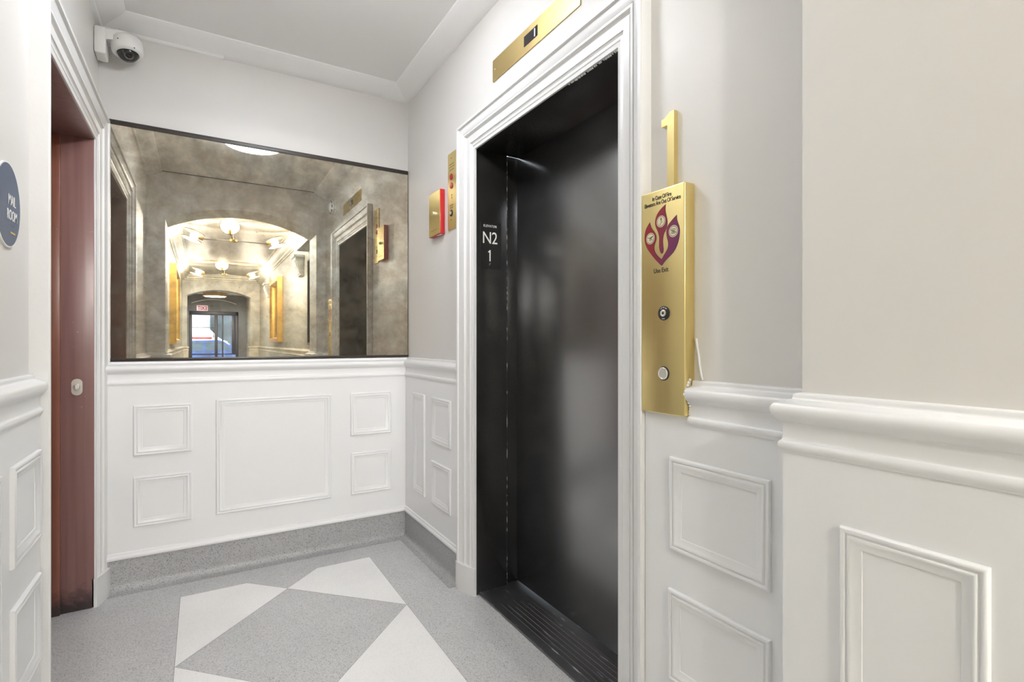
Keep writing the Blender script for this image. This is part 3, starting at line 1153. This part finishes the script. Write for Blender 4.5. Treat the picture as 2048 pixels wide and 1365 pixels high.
# key switch
kz, ky = 1.2785, 0.9895
ks = MB()
ks.lathe([(0, 0), (0.0195, 0), (0.0195, 0.0022), (0.018, 0.003), (0.0115, 0.003), (0.0115, 0.0024), (0, 0.0024)], (CPX, ky, kz), (-1, 0, 0), 40)
ko = ks.obj('key_switch', 'btext', cp, angle=30, label='black ringed key switch')
b = MB()
b.lathe([(0, 0.002), (0.0092, 0.002), (0.0092, 0.005), (0.0078, 0.0058), (0.0064, 0.0052), (0.0064, 0.0044), (0, 0.0044)], (CPX, ky, kz), (-1, 0, 0), 32)
b.obj('lock_cylinder', 'chrome', ko, angle=30)
b = MB()
b.lathe([(0, 0.0046), (0.0032, 0.0046), (0.0032, 0.005), (0, 0.005)], (CPX, ky, kz), (-1, 0, 0), 16)
b.obj('keyhole', 'dk', ko)
for s_, dz_, ang in (('UP', 1, -28), ('OUT', 1, 5), ('OFF', 1, 36), ('DOWN', -1, 0)):
    a_ = math.radians(ang)
    rr = 0.0150
    if dz_ > 0:
        c3 = (CPX - 0.0030, ky - rr * math.sin(a_), kz + rr * math.cos(a_))
        rt = (0, -math.cos(a_), -math.sin(a_))
        up_ = (0, -math.sin(a_), math.cos(a_))
    else:
        c3 = (CPX - 0.0030, ky, kz - rr)
        rt, up_ = R_, U_
    text('switch_lettering', s_, 0.0068 if s_ != 'DOWN' else 0.010, 0.0032, c3, rt, up_, 'wtext', ko, 0.0002, 1.0, 0.01)
# call button
bz, by = 1.1155, 0.9905
b = MB()
b.lathe([(0, 0.0), (0.0192, 0.0), (0.0192, 0.0015), (0.0176, 0.0018), (0.0176, 0.0004), (0, 0.0004)], (CPX, by, bz), (-1, 0, 0), 40)
bo = b.obj('button_ring', 'dk', cp, angle=30)
b = MB()
b.lathe([(0, 0.0005), (0.0168, 0.0005), (0.0168, 0.0038), (0.0155, 0.0052), (0.0135, 0.0050), (0.0128, 0.0044), (0, 0.0040)], (CPX, by + 0.0005, bz), (-1, 0, 0), 40)
b.obj('button_cap', 'chrome', bo, angle=30, label='satin nickel round call button')

# caulk run and torn paint beside the panel
b = MB()
pts = [(1.108, 0.914, 1.21), (1.108, 0.911, 1.19), (1.108, 0.906, 1.165), (1.108, 0.903, 1.14), (1.108, 0.899, 1.118), (1.107, 0.893, 1.102)]
b.tube(pts, 0.003, 8)
for i in range(16):
    z = 0.99 + i * 0.0075
    y = 0.917 + random.uniform(-0.003, 0.003)
    r = random.uniform(0.003, 0.006)
    x = W - 0.026 - 0.017 * math.exp(-((z - 1.067) / 0.022) ** 2)
    b.lathe([(0, -r), (r * 0.8, -r * 0.5), (r, 0), (r * 0.7, r * 0.6), (0, r)], (x + 0.004, y, z), (0, 0.3, 1), 7)
b.obj('caulk_bead', 'white', t2, label='ragged white caulk where rail meets the brass box')

# ------------------------------------------------------------ floor numeral above the panel
dgt = MB()
X1 = 1.0955
num = [(0.977, 1.829), (0.977, 1.6235), (1.001, 1.6235), (1.001, 1.796), (1.0215, 1.796), (1.0215, 1.8165), (1.013, 1.8165), (1.001, 1.8225), (0.992, 1.829)]
dgt.prism(num, lambda a, z, h: (W - h, a, z), 0.0005, W - X1)
tag(dgt.obj('floor_numeral', 'brass', smooth=False), 'brass numeral 1 standing on the wall above the call box', 'number')

# ------------------------------------------------------------ hall position indicator above the elevator
ind = thing('floor_indicator', 'long brass strip with a small dark floor display above the elevator casing', 'floor indicator', (W, 1.7, 2.35))
b = MB()
IY0, IY1, IZ0, IZ1 = 1.395, 2.012, 2.350, 2.445
def rrect(a0, a1, z0, z1, r, n=5):
    p = []
    for (cx_, cz_, s0) in ((a1 - r, z1 - r, 0), (a0 + r, z1 - r, PI / 2), (a0 + r, z0 + r, PI), (a1 - r, z0 + r, 1.5 * PI)):
        for i in range(n + 1):
            p.append((cx_ + r * math.cos(s0 + PI / 2 * i / n), cz_ + r * math.sin(s0 + PI / 2 * i / n)))
    return p
b.prism(rrect(IY0, IY1, IZ0, IZ1, 0.004), lambda a, z, h: (W - h, a, z), 0.0005, 0.0045)
b.obj('plate', 'brassh', ind, angle=30)
b = MB()
b.box((W - 0.0052, 1.655, 2.378), (W - 0.004, 1.752, 2.420))
b.obj('display_window', 'display', ind, smooth=False)
b = MB()
b.box((W - 0.0056, 1.672, 2.384), (W - 0.0051, 1.677, 2.415))
b.obj('display_digit', 'led', ind, smooth=False)
for y_ in (1.415, 1.992):
    b = MB()
    b.lathe([(0, 0.004), (0.004, 0.004), (0.0035, 0.0058), (0, 0.0062)], (W, y_, 2.40), (-1, 0, 0), 14)
    b.obj('screw', 'chrome', ind)

# ------------------------------------------------------------ fire service panel left of the elevator
fp = thing('fire_service_panel', 'narrow brass fire service plate tucked behind the elevator casing', 'control panel', (W, 2.44, 1.78))
b = MB()
b.prism(rrect(2.382, 2.496, 1.783, 2.178, 0.004), lambda a, z, h: (W - h, a, z), 0.0005, 0.0055)
b.obj('plate', 'brass', fp, angle=30)
for z_, lab in ((2.052, 'red round lamp'), (2.008, 'pink and red round button')):
    b = MB()
    b.lathe([(0, 0.005), (0.0165, 0.005), (0.0165, 0.0075), (0.015, 0.009), (0.0115, 0.009), (0, 0.0098)], (W, 2.452, z_), (-1, 0, 0), 28)
    lm = b.obj('lamp', 'red', fp, angle=30, label=lab)
    if z_ < 2.02:
        b = MB()
        b.lathe([(0, 0.0092), (0.009, 0.0092), (0.007, 0.0105), (0, 0.011)], (W, 2.452, z_), (-1, 0, 0), 24)
        b.obj('lens', 'pink', lm)
b = MB()
b.lathe([(0, 0.005), (0.0165, 0.005), (0.0165, 0.008), (0, 0.008)], (W, 2.452, 1.866), (-1, 0, 0), 28)
kk = b.obj('key_switch', 'btext', fp)
b = MB()
b.lathe([(0, 0.007), (0.0085, 0.007), (0.0085, 0.012), (0, 0.012)], (W, 2.452, 1.866), (-1, 0, 0), 24)
b.obj('lock_cylinder', 'chrome', kk)
for z_ in (2.15, 1.83):
    b = MB()
    b.lathe([(0, 0.005), (0.003, 0.005), (0.0025, 0.0066), (0, 0.007)], (W, 2.452, z_), (-1, 0, 0), 12)
    b.obj('screw', 'btext', fp)
for z_, s_, w_ in ((2.118, 'FIRE SERVICE', 0.055), (2.104, 'IN CASE OF FIRE', 0.060), (2.090, 'DO NOT USE', 0.050), (1.958, 'OFF', 0.018), (1.944, 'ON', 0.014), (1.906, 'FIREMAN', 0.045), (1.894, 'SERVICE', 0.040)):
    text('engraving', s_, w_, 0.0075, (W - 0.0057, 2.447, z_), R_, U_, 'engr', fp, 0.0002)

# ------------------------------------------------------------ red key box
kb = thing('key_box', 'small red wall box with a brass front and a protruding key lock', 'key box', (W, 2.62, 1.775))
KY0, KY1, KZ0, KZ1, KX = 2.546, 2.702, 1.777, 2.014, 1.0815
b = MB()
b.box((KX + 0.001, KY0, KZ0), (W - 0.0005, KY1, KZ1), 0.002)
b.obj('box_body', 'red', kb)
b = MB()
b.box((KX - 0.0005, KY0 + 0.0025, KZ0 + 0.003), (KX + 0.0015, KY1 - 0.0025, KZ1 - 0.003), 0.0005, 1)
b.obj('front_plate', 'brass', kb)
b = MB()
b.lathe([(0, 0), (0.0095, 0), (0.0095, 0.012), (0.008, 0.013), (0, 0.013)], (KX, 2.624, 1.897), (-1, 0, 0), 24)
kl = b.obj('key_lock', 'chrome', kb, angle=30)
b = MB()
b.box((KX - 0.0136, 2.6225, 1.892), (KX - 0.0128, 2.6255, 1.902))
b.obj('keyhole', 'dk', kl)
b = MB()
b.box((KX + 0.008, 2.56, KZ0 - 0.0006), (KX + 0.022, 2.62, KZ0 + 0.0004))
b.obj('underside_label', 'wtext', kb, smooth=False)
text('engraving', 'FD KEY BOX', 0.085, 0.008, (KX - 0.0006, 2.622, 1.806), R_, U_, 'engr', kb, 0.0002)

# ------------------------------------------------------------ jamb sign
js = thing('elevator_sign', 'black plate lettered ELEVATOR N2 1 on the steel jamb', 'sign', (1.2, 2.193, 1.55))
JY = 2.193
b = MB()
b.box((1.136, JY - 0.0022, 1.552), (1.251, JY - 0.0002, 1.778), 0.001, 1)
b.obj('plate', 'bsign', js)
RX = (1, 0, 0)
text('lettering', 'ELEVATOR', 0.072, 0.011, (1.190, JY - 0.0023, 1.758), RX, U_, 'wtext', js, 0.0008, 1.1)
text('lettering', 'N2', 0.078, 0.056, (1.190, JY - 0.0023, 1.702), RX, U_, 'wtext', js, 0.0008, 0.95)
b = MB()
b.prism([(1.192, 1.589), (1.192, 1.643), (1.187, 1.643), (1.183, 1.638), (1.179, 1.636), (1.179, 1.631), (1.186, 1.631), (1.186, 1.589)], lambda a, z, h: (a, JY - h, z), 0.0023, 0.0031)
b.obj('lettering', 'wtext', js, smooth=False)
b = MB()
for dx, dz in ((0, 0), (0.005, 0.004), (0.005, 0), (0, -0.005)):
    b.lathe([(0, 0), (0.0012, 0), (0, 0.0012)], (1.186 + dx, JY - 0.0022, 1.576 + dz), (0, -1, 0), 8)
b.obj('braille_dots', 'wtext', js)

# ------------------------------------------------------------ mail room sign
ms = thing('mail_room_sign', 'slate blue oval sign lettered MAIL ROOM on the left wall', 'sign', (LX, 1.73, 1.5))
def px2left(x, y, X=LX + 0.004):
    s_ = math.sin(YAW); c_ = math.cos(YAW)
    t = (x - 1024) / FPX
    k = X / (s_ + t * c_)
    return (k * (c_ - t * s_), 1.2 - k * (y - 685) / FPX)
SC, SZ, SA, SB = 1.762, 1.545, 0.098, 0.1065
ov = [(SC + SA * math.cos(2 * PI * i / 64), SZ + SB * math.sin(2 * PI * i / 64)) for i in range(64)]
ov2 = [(SC + (SA - 0.0035) * math.cos(2 * PI * i / 64), SZ + (SB - 0.0035) * math.sin(2 * PI * i / 64)) for i in range(64)]
fl = lambda a, z, h: (LX + h, a, z)
b = MB()
b.prism(ov, fl, 0.0005, 0.005)
b.obj('backing', 'plastic', ms, label='pale rim of the sign')
b = MB()
b.prism(ov2, fl, 0.004, 0.0058)
b.obj('face', 'slate', ms)
RL = (0, 1, 0)
text('lettering', 'MAIL', 0.058, 0.026, (LX + 0.0059, 1.788, 1.560), RL, U_, 'wtext', ms, 0.0006, 1.0, 0.005)
text('lettering', 'ROOM', 0.078, 0.026, (LX + 0.0059, 1.788, 1.522), RL, U_, 'wtext', ms, 0.0006, 1.0, 0.005)
b = MB()
b.box((LX + 0.0058, 1.775, 1.476), (LX + 0.0066, 1.812, 1.480))
b.obj('accent_strip', 'yellow', ms, smooth=False, label='thin yellow strip')
b = MB()
for i in range(5):
    b.lathe([(0, 0), (0.0013, 0), (0, 0.001)], (LX + 0.0058, 1.776 + 0.006 * i, 1.497 - 0.003 * (i % 2)), (1, 0, 0), 8)
b.obj('braille_dots', 'slate', ms)

# ------------------------------------------------------------ dome camera
dc = thing('dome_camera', 'white dome security camera on a wall arm in the upper left corner', 'security camera', (LX, 3.02, 2.47))
b = MB()
b.box((LX + 0.0005, 2.985, 2.520), (LX + 0.044, 3.085, 2.643), 0.008, 3)
b.obj('wall_plate', 'plastic', dc, angle=50)
DCX, DCY, DCZ = -0.300, 3.030, 2.585
b = MB()
poly = [(LX + 0.022, 2.640), (LX + 0.024, 2.575), (LX + 0.036, 2.592), (LX + 0.052, 2.598), (DCX + 0.01, 2.598), (DCX + 0.03, 2.634), (DCX - 0.02, 2.646)]
b.prism(poly, lambda a, z, h: (a, h, z), DCY - 0.038, DCY + 0.038)
bmesh.ops.bevel(b.bm, geom=b.bm.edges[:], offset=0.005, segments=2, affect='EDGES', clamp_overlap=True)
b.obj('arm', 'plastic', dc, angle=50)
ax = Vector((0.10, -0.16, -1)).normalized()
b = MB()
b.lathe([(0, -0.052), (0.040, -0.050), (0.056, -0.042), (0.063, -0.028), (0.063, 0.010), (0.060, 0.022), (0.053, 0.029), (0.046, 0.031), (0.043, 0.029), (0.043, 0.020), (0, 0.020)], (DCX, DCY, DCZ), ax, 40)
b.obj('housing', 'plastic', dc, angle=40)
b = MB()
pr = [(0.042 * math.cos(PI / 2 * i / 10), 0.024 + 0.037 * math.sin(PI / 2 * i / 10)) for i in range(10)] + [(0, 0.061)]
b.lathe([(0, 0.021)] + pr, (DCX, DCY, DCZ), ax, 40)
dm = b.obj('dome_window', 'dome', dc, angle=60, label='smoked dome window')
# lens and led ring look towards the arch
look = (Vector((0.25, -1.0, -0.75))).normalized()
cen = Vector((DCX, DCY, DCZ)) + ax * 0.023
dsurf = cen + look * 0.038
b = MB()
b.lathe([(0, 0), (0.010, 0), (0.010, 0.004), (0.008, 0.0055), (0, 0.005)], dsurf, look, 24)
b.obj('lens', 'lens', dm)
b = MB()
e1 = look.orthogonal().normalized()
e2 = look.cross(e1)
for ring, nn in ((0.0135, 16), (0.0165, 20)):
    for i in range(nn):
        a = 2 * PI * i / nn
        p = dsurf + (e1 * math.cos(a) + e2 * math.sin(a)) * ring - look * 0.0015
        b.lathe([(0, -0.001), (0.0013, 0), (0, 0.0013)], p, look, 6)
b.obj('led_ring', 'dots', dm)
for p in (Vector((DCX - 0.030, DCY - 0.0575, DCZ + 0.012)), Vector((DCX + 0.032, DCY - 0.0565, DCZ - 0.014))):
    b = MB()
    b.lathe([(0, 0), (0.003, 0), (0, 0.002)], p, (p - Vector((DCX, DCY, p.z))), 10)
    b.obj('screw', 'btext', dc)

# ------------------------------------------------------------ smoke detector (seen in the mirror)
sd = thing('smoke_detector', 'round white slotted smoke detector high on the right wall, seen in the mirror', 'smoke detector', (W, 1.05, 2.43))
b = MB()
b.lathe([(0, 0), (0.074, 0), (0.074, 0.012), (0.070, 0.016), (0.066, 0.016)], (W - 0.0005, 1.05, 2.50), (-1, 0, 0), 36)
b.obj('base', 'plastic', sd)
b = MB()
b.lathe([(0.064, 0.014), (0.066, 0.030), (0.050, 0.048), (0.032, 0.058), (0, 0.060)], (W - 0.0005, 1.05, 2.50), (-1, 0, 0), 36)
bd = b.obj('cover', 'plastic', sd)
b = MB()
for i in range(8):
    a = 2 * PI * i / 8
    c3 = Vector((W - 0.042, 1.05 + 0.056 * math.cos(a), 2.50 + 0.056 * math.sin(a)))
    t_ = Vector((0, -math.sin(a), math.cos(a)))
    b.tube([c3 - t_ * 0.014, c3 + t_ * 0.014], 0.004, 6)
b.obj('vent_slots', 'dk', bd)

# ------------------------------------------------------------ nook ceiling light
nl = thing('ceiling_light', 'round opal glass bowl light hung just under the nook ceiling, cut by the mirror top', 'ceiling light', (0.335, 1.885, CEIL))
b = MB()
b.lathe([(0, 0), (0.055, 0), (0.055, 0.010), (0.048, 0.014), (0.010, 0.016), (0.010, 0.060), (0, 0.060)], (0.335, 1.885, CEIL - 0.0005), (0, 0, -1), 32)
b.obj('stem', 'brassp', nl, angle=30)
b = MB()
b.lathe([(0, 0.052), (0.208, 0.046), (0.215, 0.049), (0.212, 0.058), (0.194, 0.072), (0.14, 0.084), (0.06, 0.090), (0, 0.091)], (0.335, 1.885, CEIL), (0, 0, -1), 64)
b.obj('bowl', 'nook', nl, angle=60)


# ------------------------------------------------------------ lobby chandeliers
def copy_tree(o, parent=None):
    c = o.copy()
    C.objects.link(c)
    if parent is not None:
        c.parent = parent
        c.matrix_parent_inverse = o.matrix_parent_inverse.copy()
    for ch in list(o.children):
        copy_tree(ch, c)
    return c


def chandelier(loc, label):
    t = thing('chandelier', label, 'chandelier', loc, 'three arm chandeliers in the lobby')
    L = Vector(loc)
    drop = 0.235
    b = MB()
    b.lathe([(0, 0), (0.065, 0), (0.065, 0.012), (0.055, 0.018), (0, 0.018)], L, (0, 0, -1), 32)
    b.obj('canopy', 'blackmetal', t)
    b = MB()
    b.tube([L - Vector((0, 0, 0.015)), L - Vector((0, 0, drop))], 0.008, 12)
    b.obj('stem', 'blackmetal', t)
    hub = L - Vector((0, 0, drop))
    b = MB()
    b.lathe([(0, -0.018), (0.055, -0.018), (0.06, -0.012), (0.06, 0.012), (0.055, 0.018), (0, 0.018)], hub, (0, 0, 1), 32)
    b.obj('hub', 'brassp', t)
    for d, ln, nrm in (((0.978, 0.208, 0), 0.46, None), ((-0.99, 0.139, 0), 0.40, None), ((-0.25, 0.60, 0.42), 0.16, (-0.05, 1.0, -0.75))):
        d = Vector(d).normalized()
        if nrm is None:
            out = (d + Vector((0, 0, 0.25))).normalized()
            nrm = (Vector((0, 0, 1)) - d * 0.38).normalized()
            e = hub + d * ln + Vector((0, 0, -0.02))
        else:
            out = Vector((0, 0.15, 1)).normalized()
            nrm = Vector(nrm).normalized()
            e = hub + d * ln
        b = MB()
        b.tube([hub, hub + (e - hub) * 0.5, e], 0.006, 10)
        arm = b.obj('arm', 'blackmetal', t)
        b = MB()
        b.lathe([(0, -0.01), (0.022, -0.01), (0.024, 0.0), (0.024, 0.04), (0.018, 0.06), (0, 0.06)], e, out, 20)
        b.obj('socket', 'brassp', arm)
        bc = e + out * 0.105
        b = MB()
        b.lathe([(0, -0.05), (0.016, -0.045), (0.022, -0.02), (0.034, 0.005), (0.032, 0.025), (0.018, 0.038), (0, 0.042)], bc, out, 20)
        b.obj('bulb', 'bulb', arm)
        for s_ in (-1, 1):
            b = MB()
            cc = bc + nrm * 0.055 * s_ + out * 0.02
            b.lathe([(0, -0.003), (0.128, -0.003), (0.130, 0.0), (0.128, 0.003), (0, 0.003)], cc, nrm, 40)
            g = b.obj('glass_disc', 'glassdisc', arm)
            b = MB()
            b.lathe([(0.127, -0.004), (0.132, -0.004), (0.132, 0.004), (0.127, 0.004), (0.127, -0.004)], cc, nrm, 40)
            b.obj('disc_rim', 'blackmetal', arm)
        ld = bpy.data.lights.new('bulb_light', 'POINT')
        ld.energy = BULB_W
        ld.color = BULB_COL
        ld.shadow_soft_size = 0.05
        lo = bpy.data.objects.new('bulb_light', ld)
        lo.location = bc - L
        C.objects.link(lo)
        lo.parent = t
    return t


ch1 = chandelier((0.41, -2.55, LOBZ), 'nearer of the two lobby chandeliers reflected in the mirror, with large glass discs')
ch2 = copy_tree(ch1)
ch2.location = (0.44, -7.0, LOBZ)
ch2['label'] = 'farther lobby chandelier reflected in the mirror, just above the second arch'
# vestibule drum
vd = thing('drum_light', 'small tan drum ceiling light in the vestibule beyond the second arch', 'ceiling light', (0.33, -10.8, 2.72))
b = MB()
b.lathe([(0, 0), (0.30, 0), (0.30, 0.11), (0.29, 0.11), (0.29, 0.01), (0, 0.01)], (0.33, -10.8, 2.62), (0, 0, -1), 48)
b.lathe([(0, 0), (0.05, 0), (0.05, 0.1), (0, 0.1)], (0.33, -10.8, 2.719), (0, 0, -1), 20)
b.obj('shade', 'gold', vd)
b = MB()
b.lathe([(0, 0.09), (0.285, 0.09), (0.285, 0.105), (0, 0.108)], (0.33, -10.8, 2.62), (0, 0, -1), 48)
b.obj('diffuser', 'drumglow', vd)
ld = bpy.data.lights.new('drum_lamp', 'AREA')
ld.shape = 'DISK'
ld.size = 0.5
ld.energy = 60
ld.color = (1.0, 0.88, 0.72)
lo = bpy.data.objects.new('drum_lamp', ld)
lo.location = (0, 0, -0.22)
C.objects.link(lo)
lo.parent = vd


# ------------------------------------------------------------ gilded wall mirrors and corbels in the lobby
def gilt(y0, y1, z0, z1, x, nx, label, fm='gold', dp=1.0, gm='cmirror'):
    t = thing('gilt_mirror', label, 'framed mirror', (x, (y0 + y1) / 2, z0), 'deep gilt framed mirrors on the lobby walls')
    fn = lambda a, z, h: (x + nx * h, a, z)
    b = MB()
    b.sweep([(y0, z0), (y1, z0), (y1, z1), (y0, z1)], [(0, 0.0005), (0, 0.085 * dp), (0.006, 0.09 * dp), (0.07 * dp, 0.09 * dp), (0.08 * dp, 0.08 * dp), (0.10 * dp, 0.03 * dp), (0.10 * dp, 0.0005)], fn, closed=True, side=1)
    b.obj('frame', fm, t, angle=30)
    b = MB()
    b.box((x + nx * 0.005, y0 + 0.09 * dp, z0 + 0.09 * dp), (x + nx * 0.012, y1 - 0.09 * dp, z1 - 0.09 * dp))
    b.obj('mirror_glass', gm, t, smooth=False)


gilt(-6.1, -4.7, 1.20, 2.48, LR, -1, 'gilt mirror on the right lobby wall between two white corbels')
gilt(-4.9, -3.3, 1.17, 2.42, LL, 1, 'gilt mirror alone on the left lobby wall')
gilt(-1.75, -0.55, 1.16, 2.40, LR, -1, 'dark framed mirror on the right lobby wall nearest the first arch', 'mframe', 0.4)


def corbel(y, label):
    t = thing('corbel', label, 'corbel', (LR, y, 2.2), 'white plaster corbels on the right lobby wall')
    fn = lambda a, z, h: (LR - a, h, z)
    prof = [(0, 2.22), (0.03, 2.22), (0.05, 2.235), (0.055, 2.26), (0.045, 2.28), (0.06, 2.30), (0.085, 2.33), (0.10, 2.37), (0.095, 2.40), (0.10, 2.42), (0.125, 2.44), (0.13, 2.47), (0.12, 2.50), (0, 2.50)]
    b = MB()
    b.prism(prof, fn, y - 0.14, y + 0.14)
    b.obj('scroll', 'white', t, angle=40)
    b = MB()
    for k in range(3):
        yy = y - 0.09 + k * 0.09
        b.tube([(LR - 0.058, yy, 2.25), (LR - 0.07, yy, 2.30), (LR - 0.105, yy, 2.37), (LR - 0.13, yy, 2.45)], 0.016, 10)
    b.obj('fluting', 'white', t)
    b = MB()
    b.box((LR - 0.155, y - 0.17, 2.50), (LR - 0.0005, y + 0.17, 2.535), 0.004)
    b.obj('cap', 'white', t)


corbel(-2.35, 'white scrolled corbel nearest the first arch, beside the nearest gilt mirror')
corbel(-6.75, 'white scrolled corbel farther down the lobby beyond the gilt mirror')
# ledge carried by the corbels
b = MB()
b.box((LR - 0.16, -1.9, 2.536), (LR - 0.0005, -0.45, 2.556), 0.003)
structure(b.obj('trim_7', 'blackmetal'), 'thin dark ledge on the right lobby wall', 'trim')

# ------------------------------------------------------------ street door
sdoor = structure_root('door_3', 'dark blue glazed street doors at the far end, seen in the mirror', (0.34, VY, 0), 'door')
b = MB()
b.box((-0.62, VY - 0.1, 2.18), (1.46, VY, 2.76))
b.box((-0.62, VY - 0.1, 0), (-0.33, VY, 2.18))
b.box((1.03, VY - 0.1, 0), (1.46, VY, 2.18))
structure(b.obj('wall_street', 'tymp', smooth=False), 'slate grey wall above the street doors', 'wall')
b = MB()
z0, z1 = 0.0, 2.18
b.box((-0.33, VY - 0.08, z0), (-0.25, VY - 0.01, z1), 0.004)
b.box((0.95, VY - 0.08, z0), (1.03, VY - 0.01, z1), 0.004)
b.box((-0.33, VY - 0.08, 2.06), (1.03, VY - 0.01, z1), 0.004)
b.box((0.36, VY - 0.08, z0), (0.445, VY - 0.01, 2.06), 0.004)
b.box((-0.33, VY - 0.08, z0), (1.03, VY - 0.01, 0.10), 0.004)
b.box((-0.25, VY - 0.07, 0.80), (0.36, VY - 0.02, 0.84), 0.003)
b.box((0.445, VY - 0.07, 0.80), (0.95, VY - 0.02, 0.84), 0.003)
b.box((0.84, VY - 0.07, 0.84), (0.95, VY - 0.02, 2.06), 0.003)
b.obj('frame', 'doorblue', sdoor)
b = MB()
b.box((0.56, VY + 0.02, 0.0), (0.60, VY + 0.06, 2.06), 0.004)
b.obj('post', 'doorblue', sdoor)
b = MB()
b.box((-0.25, VY - 0.05, 1.66), (0.36, VY - 0.045, 1.672))
b.obj('push_bar', 'doorblue', sdoor)
b = MB()
b.tube([(0.33, VY - 0.01, 1.36), (0.33, VY + 0.05, 1.36), (0.33, VY + 0.05, 1.58), (0.33, VY - 0.01, 1.58)], 0.012, 8)
b.obj('pull_handle', 'blackmetal', sdoor)
for x0, x1 in ((-0.25, 0.36), (0.445, 0.84)):
    b = MB()
    b.box((x0, VY - 0.048, 0.84), (x1, VY - 0.042, 2.06))
    b.box((x0, VY - 0.048, 0.10), (x1, VY - 0.042, 0.80))
    b.obj('glass_pane', 'glass', sdoor, smooth=False)
# pale segmental arch line above the doors
b = MB()
pts = []
for i in range(21):
    u = -1 + 2 * i / 20
    pts.append((0.35 + 0.62 * u, VY + 0.012, 2.56 - 0.13 * u * u))
b.tube(pts, 0.012, 8)
structure(b.obj('trim_8', 'white'), 'thin pale arched moulding over the street doors', 'trim')

ex = thing('exit_sign', 'lit EXIT sign with magenta letters over the street doors, mirrored in the glass', 'sign', (0.02, VY, 2.2))
EXX, EXZ = 0.02, 2.275
b = MB()
b.box((EXX - 0.15, VY + 0.0005, EXZ - 0.085), (EXX + 0.15, VY + 0.05, EXZ + 0.085), 0.004)
b.obj('housing', 'exitw', ex)
text('lettering', 'EXIT', 0.25, 0.125, (EXX, VY + 0.0505, EXZ), (-1, 0, 0), U_, 'exitr', ex, 0.002, 1.0, 0.02)
b = MB()
b.box((0.24, VY + 0.0005, 2.20), (0.52, VY + 0.02, 2.38), 0.003)
tag(b.obj('notice_plate', 'tymp'), 'plain grey square plate beside the EXIT sign over the street doors', 'plate')

# ------------------------------------------------------------ street
b = MB()
b.box((-9, VY - 3.2, -0.12), (9, VY - 0.31, -0.01))
structure(b.obj('floor', 'walk', smooth=False), 'bright concrete sidewalk outside the street doors', 'sidewalk')
b = MB()
b.box((-14, VY - 13, -0.30), (14, VY - 3.21, -0.14))
structure(b.obj('floor', 'street', smooth=False), 'asphalt street beyond the sidewalk', 'street')
b = MB()
b.box((-12, VY - 13.5, -0.3), (12, VY - 13.1, 9))
for i in range(8):
    b.mi = 1
    b.box((-10 + i * 2.6, VY - 13.12, 1.0), (-8.8 + i * 2.6, VY - 13.05, 3.0))
tag(b.obj('building', ['brick', 'carglass'], smooth=False), 'pale building across the street seen through the doors', 'building')


def car(x, y, zb, label):
    t = thing('car', label, 'car', (x, y, zb))
    side = [(-2.15, 0.30), (-2.2, 0.55), (-2.1, 0.85), (-1.5, 0.93), (-0.75, 0.98), (-0.15, 1.40), (0.95, 1.42), (1.55, 1.02), (2.1, 0.97), (2.2, 0.6), (2.15, 0.30)]
    b = MB()
    b.prism(side, lambda a, z, h: (x + a, h, zb + z), y - 0.85, y + 0.85)
    bmesh.ops.bevel(b.bm, geom=b.bm.edges[:], offset=0.05, segments=3, affect='EDGES', clamp_overlap=True)
    b.obj('body', 'carblue', t, angle=40)
    for pts in ([(-0.62, 1.0), (-0.12, 1.34), (0.36, 1.36), (0.36, 1.02)], [(0.43, 1.02), (0.43, 1.36), (0.92, 1.36), (1.35, 1.04)]):
        b = MB()
        b.prism(pts, lambda a, z, h: (x + a, h, zb + z), y + 0.845, y + 0.862)
        b.obj('side_window', 'carglass', t, smooth=False)
    for sx in (-1.35, 1.35):
        for sy in (-0.78, 0.70):
            b = MB()
            b.lathe([(0.0, -0.02), (0.30, -0.02), (0.34, 0.02), (0.34, 0.16), (0.30, 0.20), (0.2, 0.20), (0, 0.19)], (x + sx, y + sy, zb + 0.34), (0, 1, 0), 28)
            wh = b.obj('wheel', 'tire', t)
            b = MB()
            b.lathe([(0, 0.205), (0.05, 0.205), (0.19, 0.20), (0.20, 0.185)], (x + sx, y + sy, zb + 0.34), (0, 1, 0), 28)
            for k in range(5):
                a = 2 * PI * k / 5
                b.tube([(x + sx, y + sy + 0.205, zb + 0.34), (x + sx + 0.19 * math.cos(a), y + sy + 0.205, zb + 0.34 + 0.19 * math.sin(a))], 0.022, 6)
            b.obj('rim', 'chrome', wh)


car(-0.3, VY - 4.6, -0.14, 'blue car parked at the kerb outside the street doors')
vn = thing('van', 'white van with a red side stripe on the far side of the street', 'van', (-1.5, VY - 8.6, -0.14))
b = MB()
b.prism([(-4.2, 0.35), (-4.2, 2.5), (0.9, 2.5), (1.6, 1.5), (2.1, 1.35), (2.1, 0.35)], lambda a, z, h: (a - 1.0, h, z - 0.14), VY - 9.6, VY - 7.9)
bmesh.ops.bevel(b.bm, geom=b.bm.edges[:], offset=0.08, segments=3, affect='EDGES', clamp_overlap=True)
b.obj('body', 'vanw', vn)
b = MB()
b.box((-5.1, VY - 7.9, 1.35), (0.4, VY - 7.885, 1.43))
b.obj('stripe', 'vanr', vn, smooth=False)
for xx in (-4.0, 0.0):
    b = MB()
    b.lathe([(0, 0), (0.36, 0), (0.38, 0.03), (0.38, 0.2), (0.3, 0.22), (0, 0.22)], (xx, VY - 8.1, 0.24), (0, 1, 0), 24)
    b.obj('wheel', 'tire', vn)
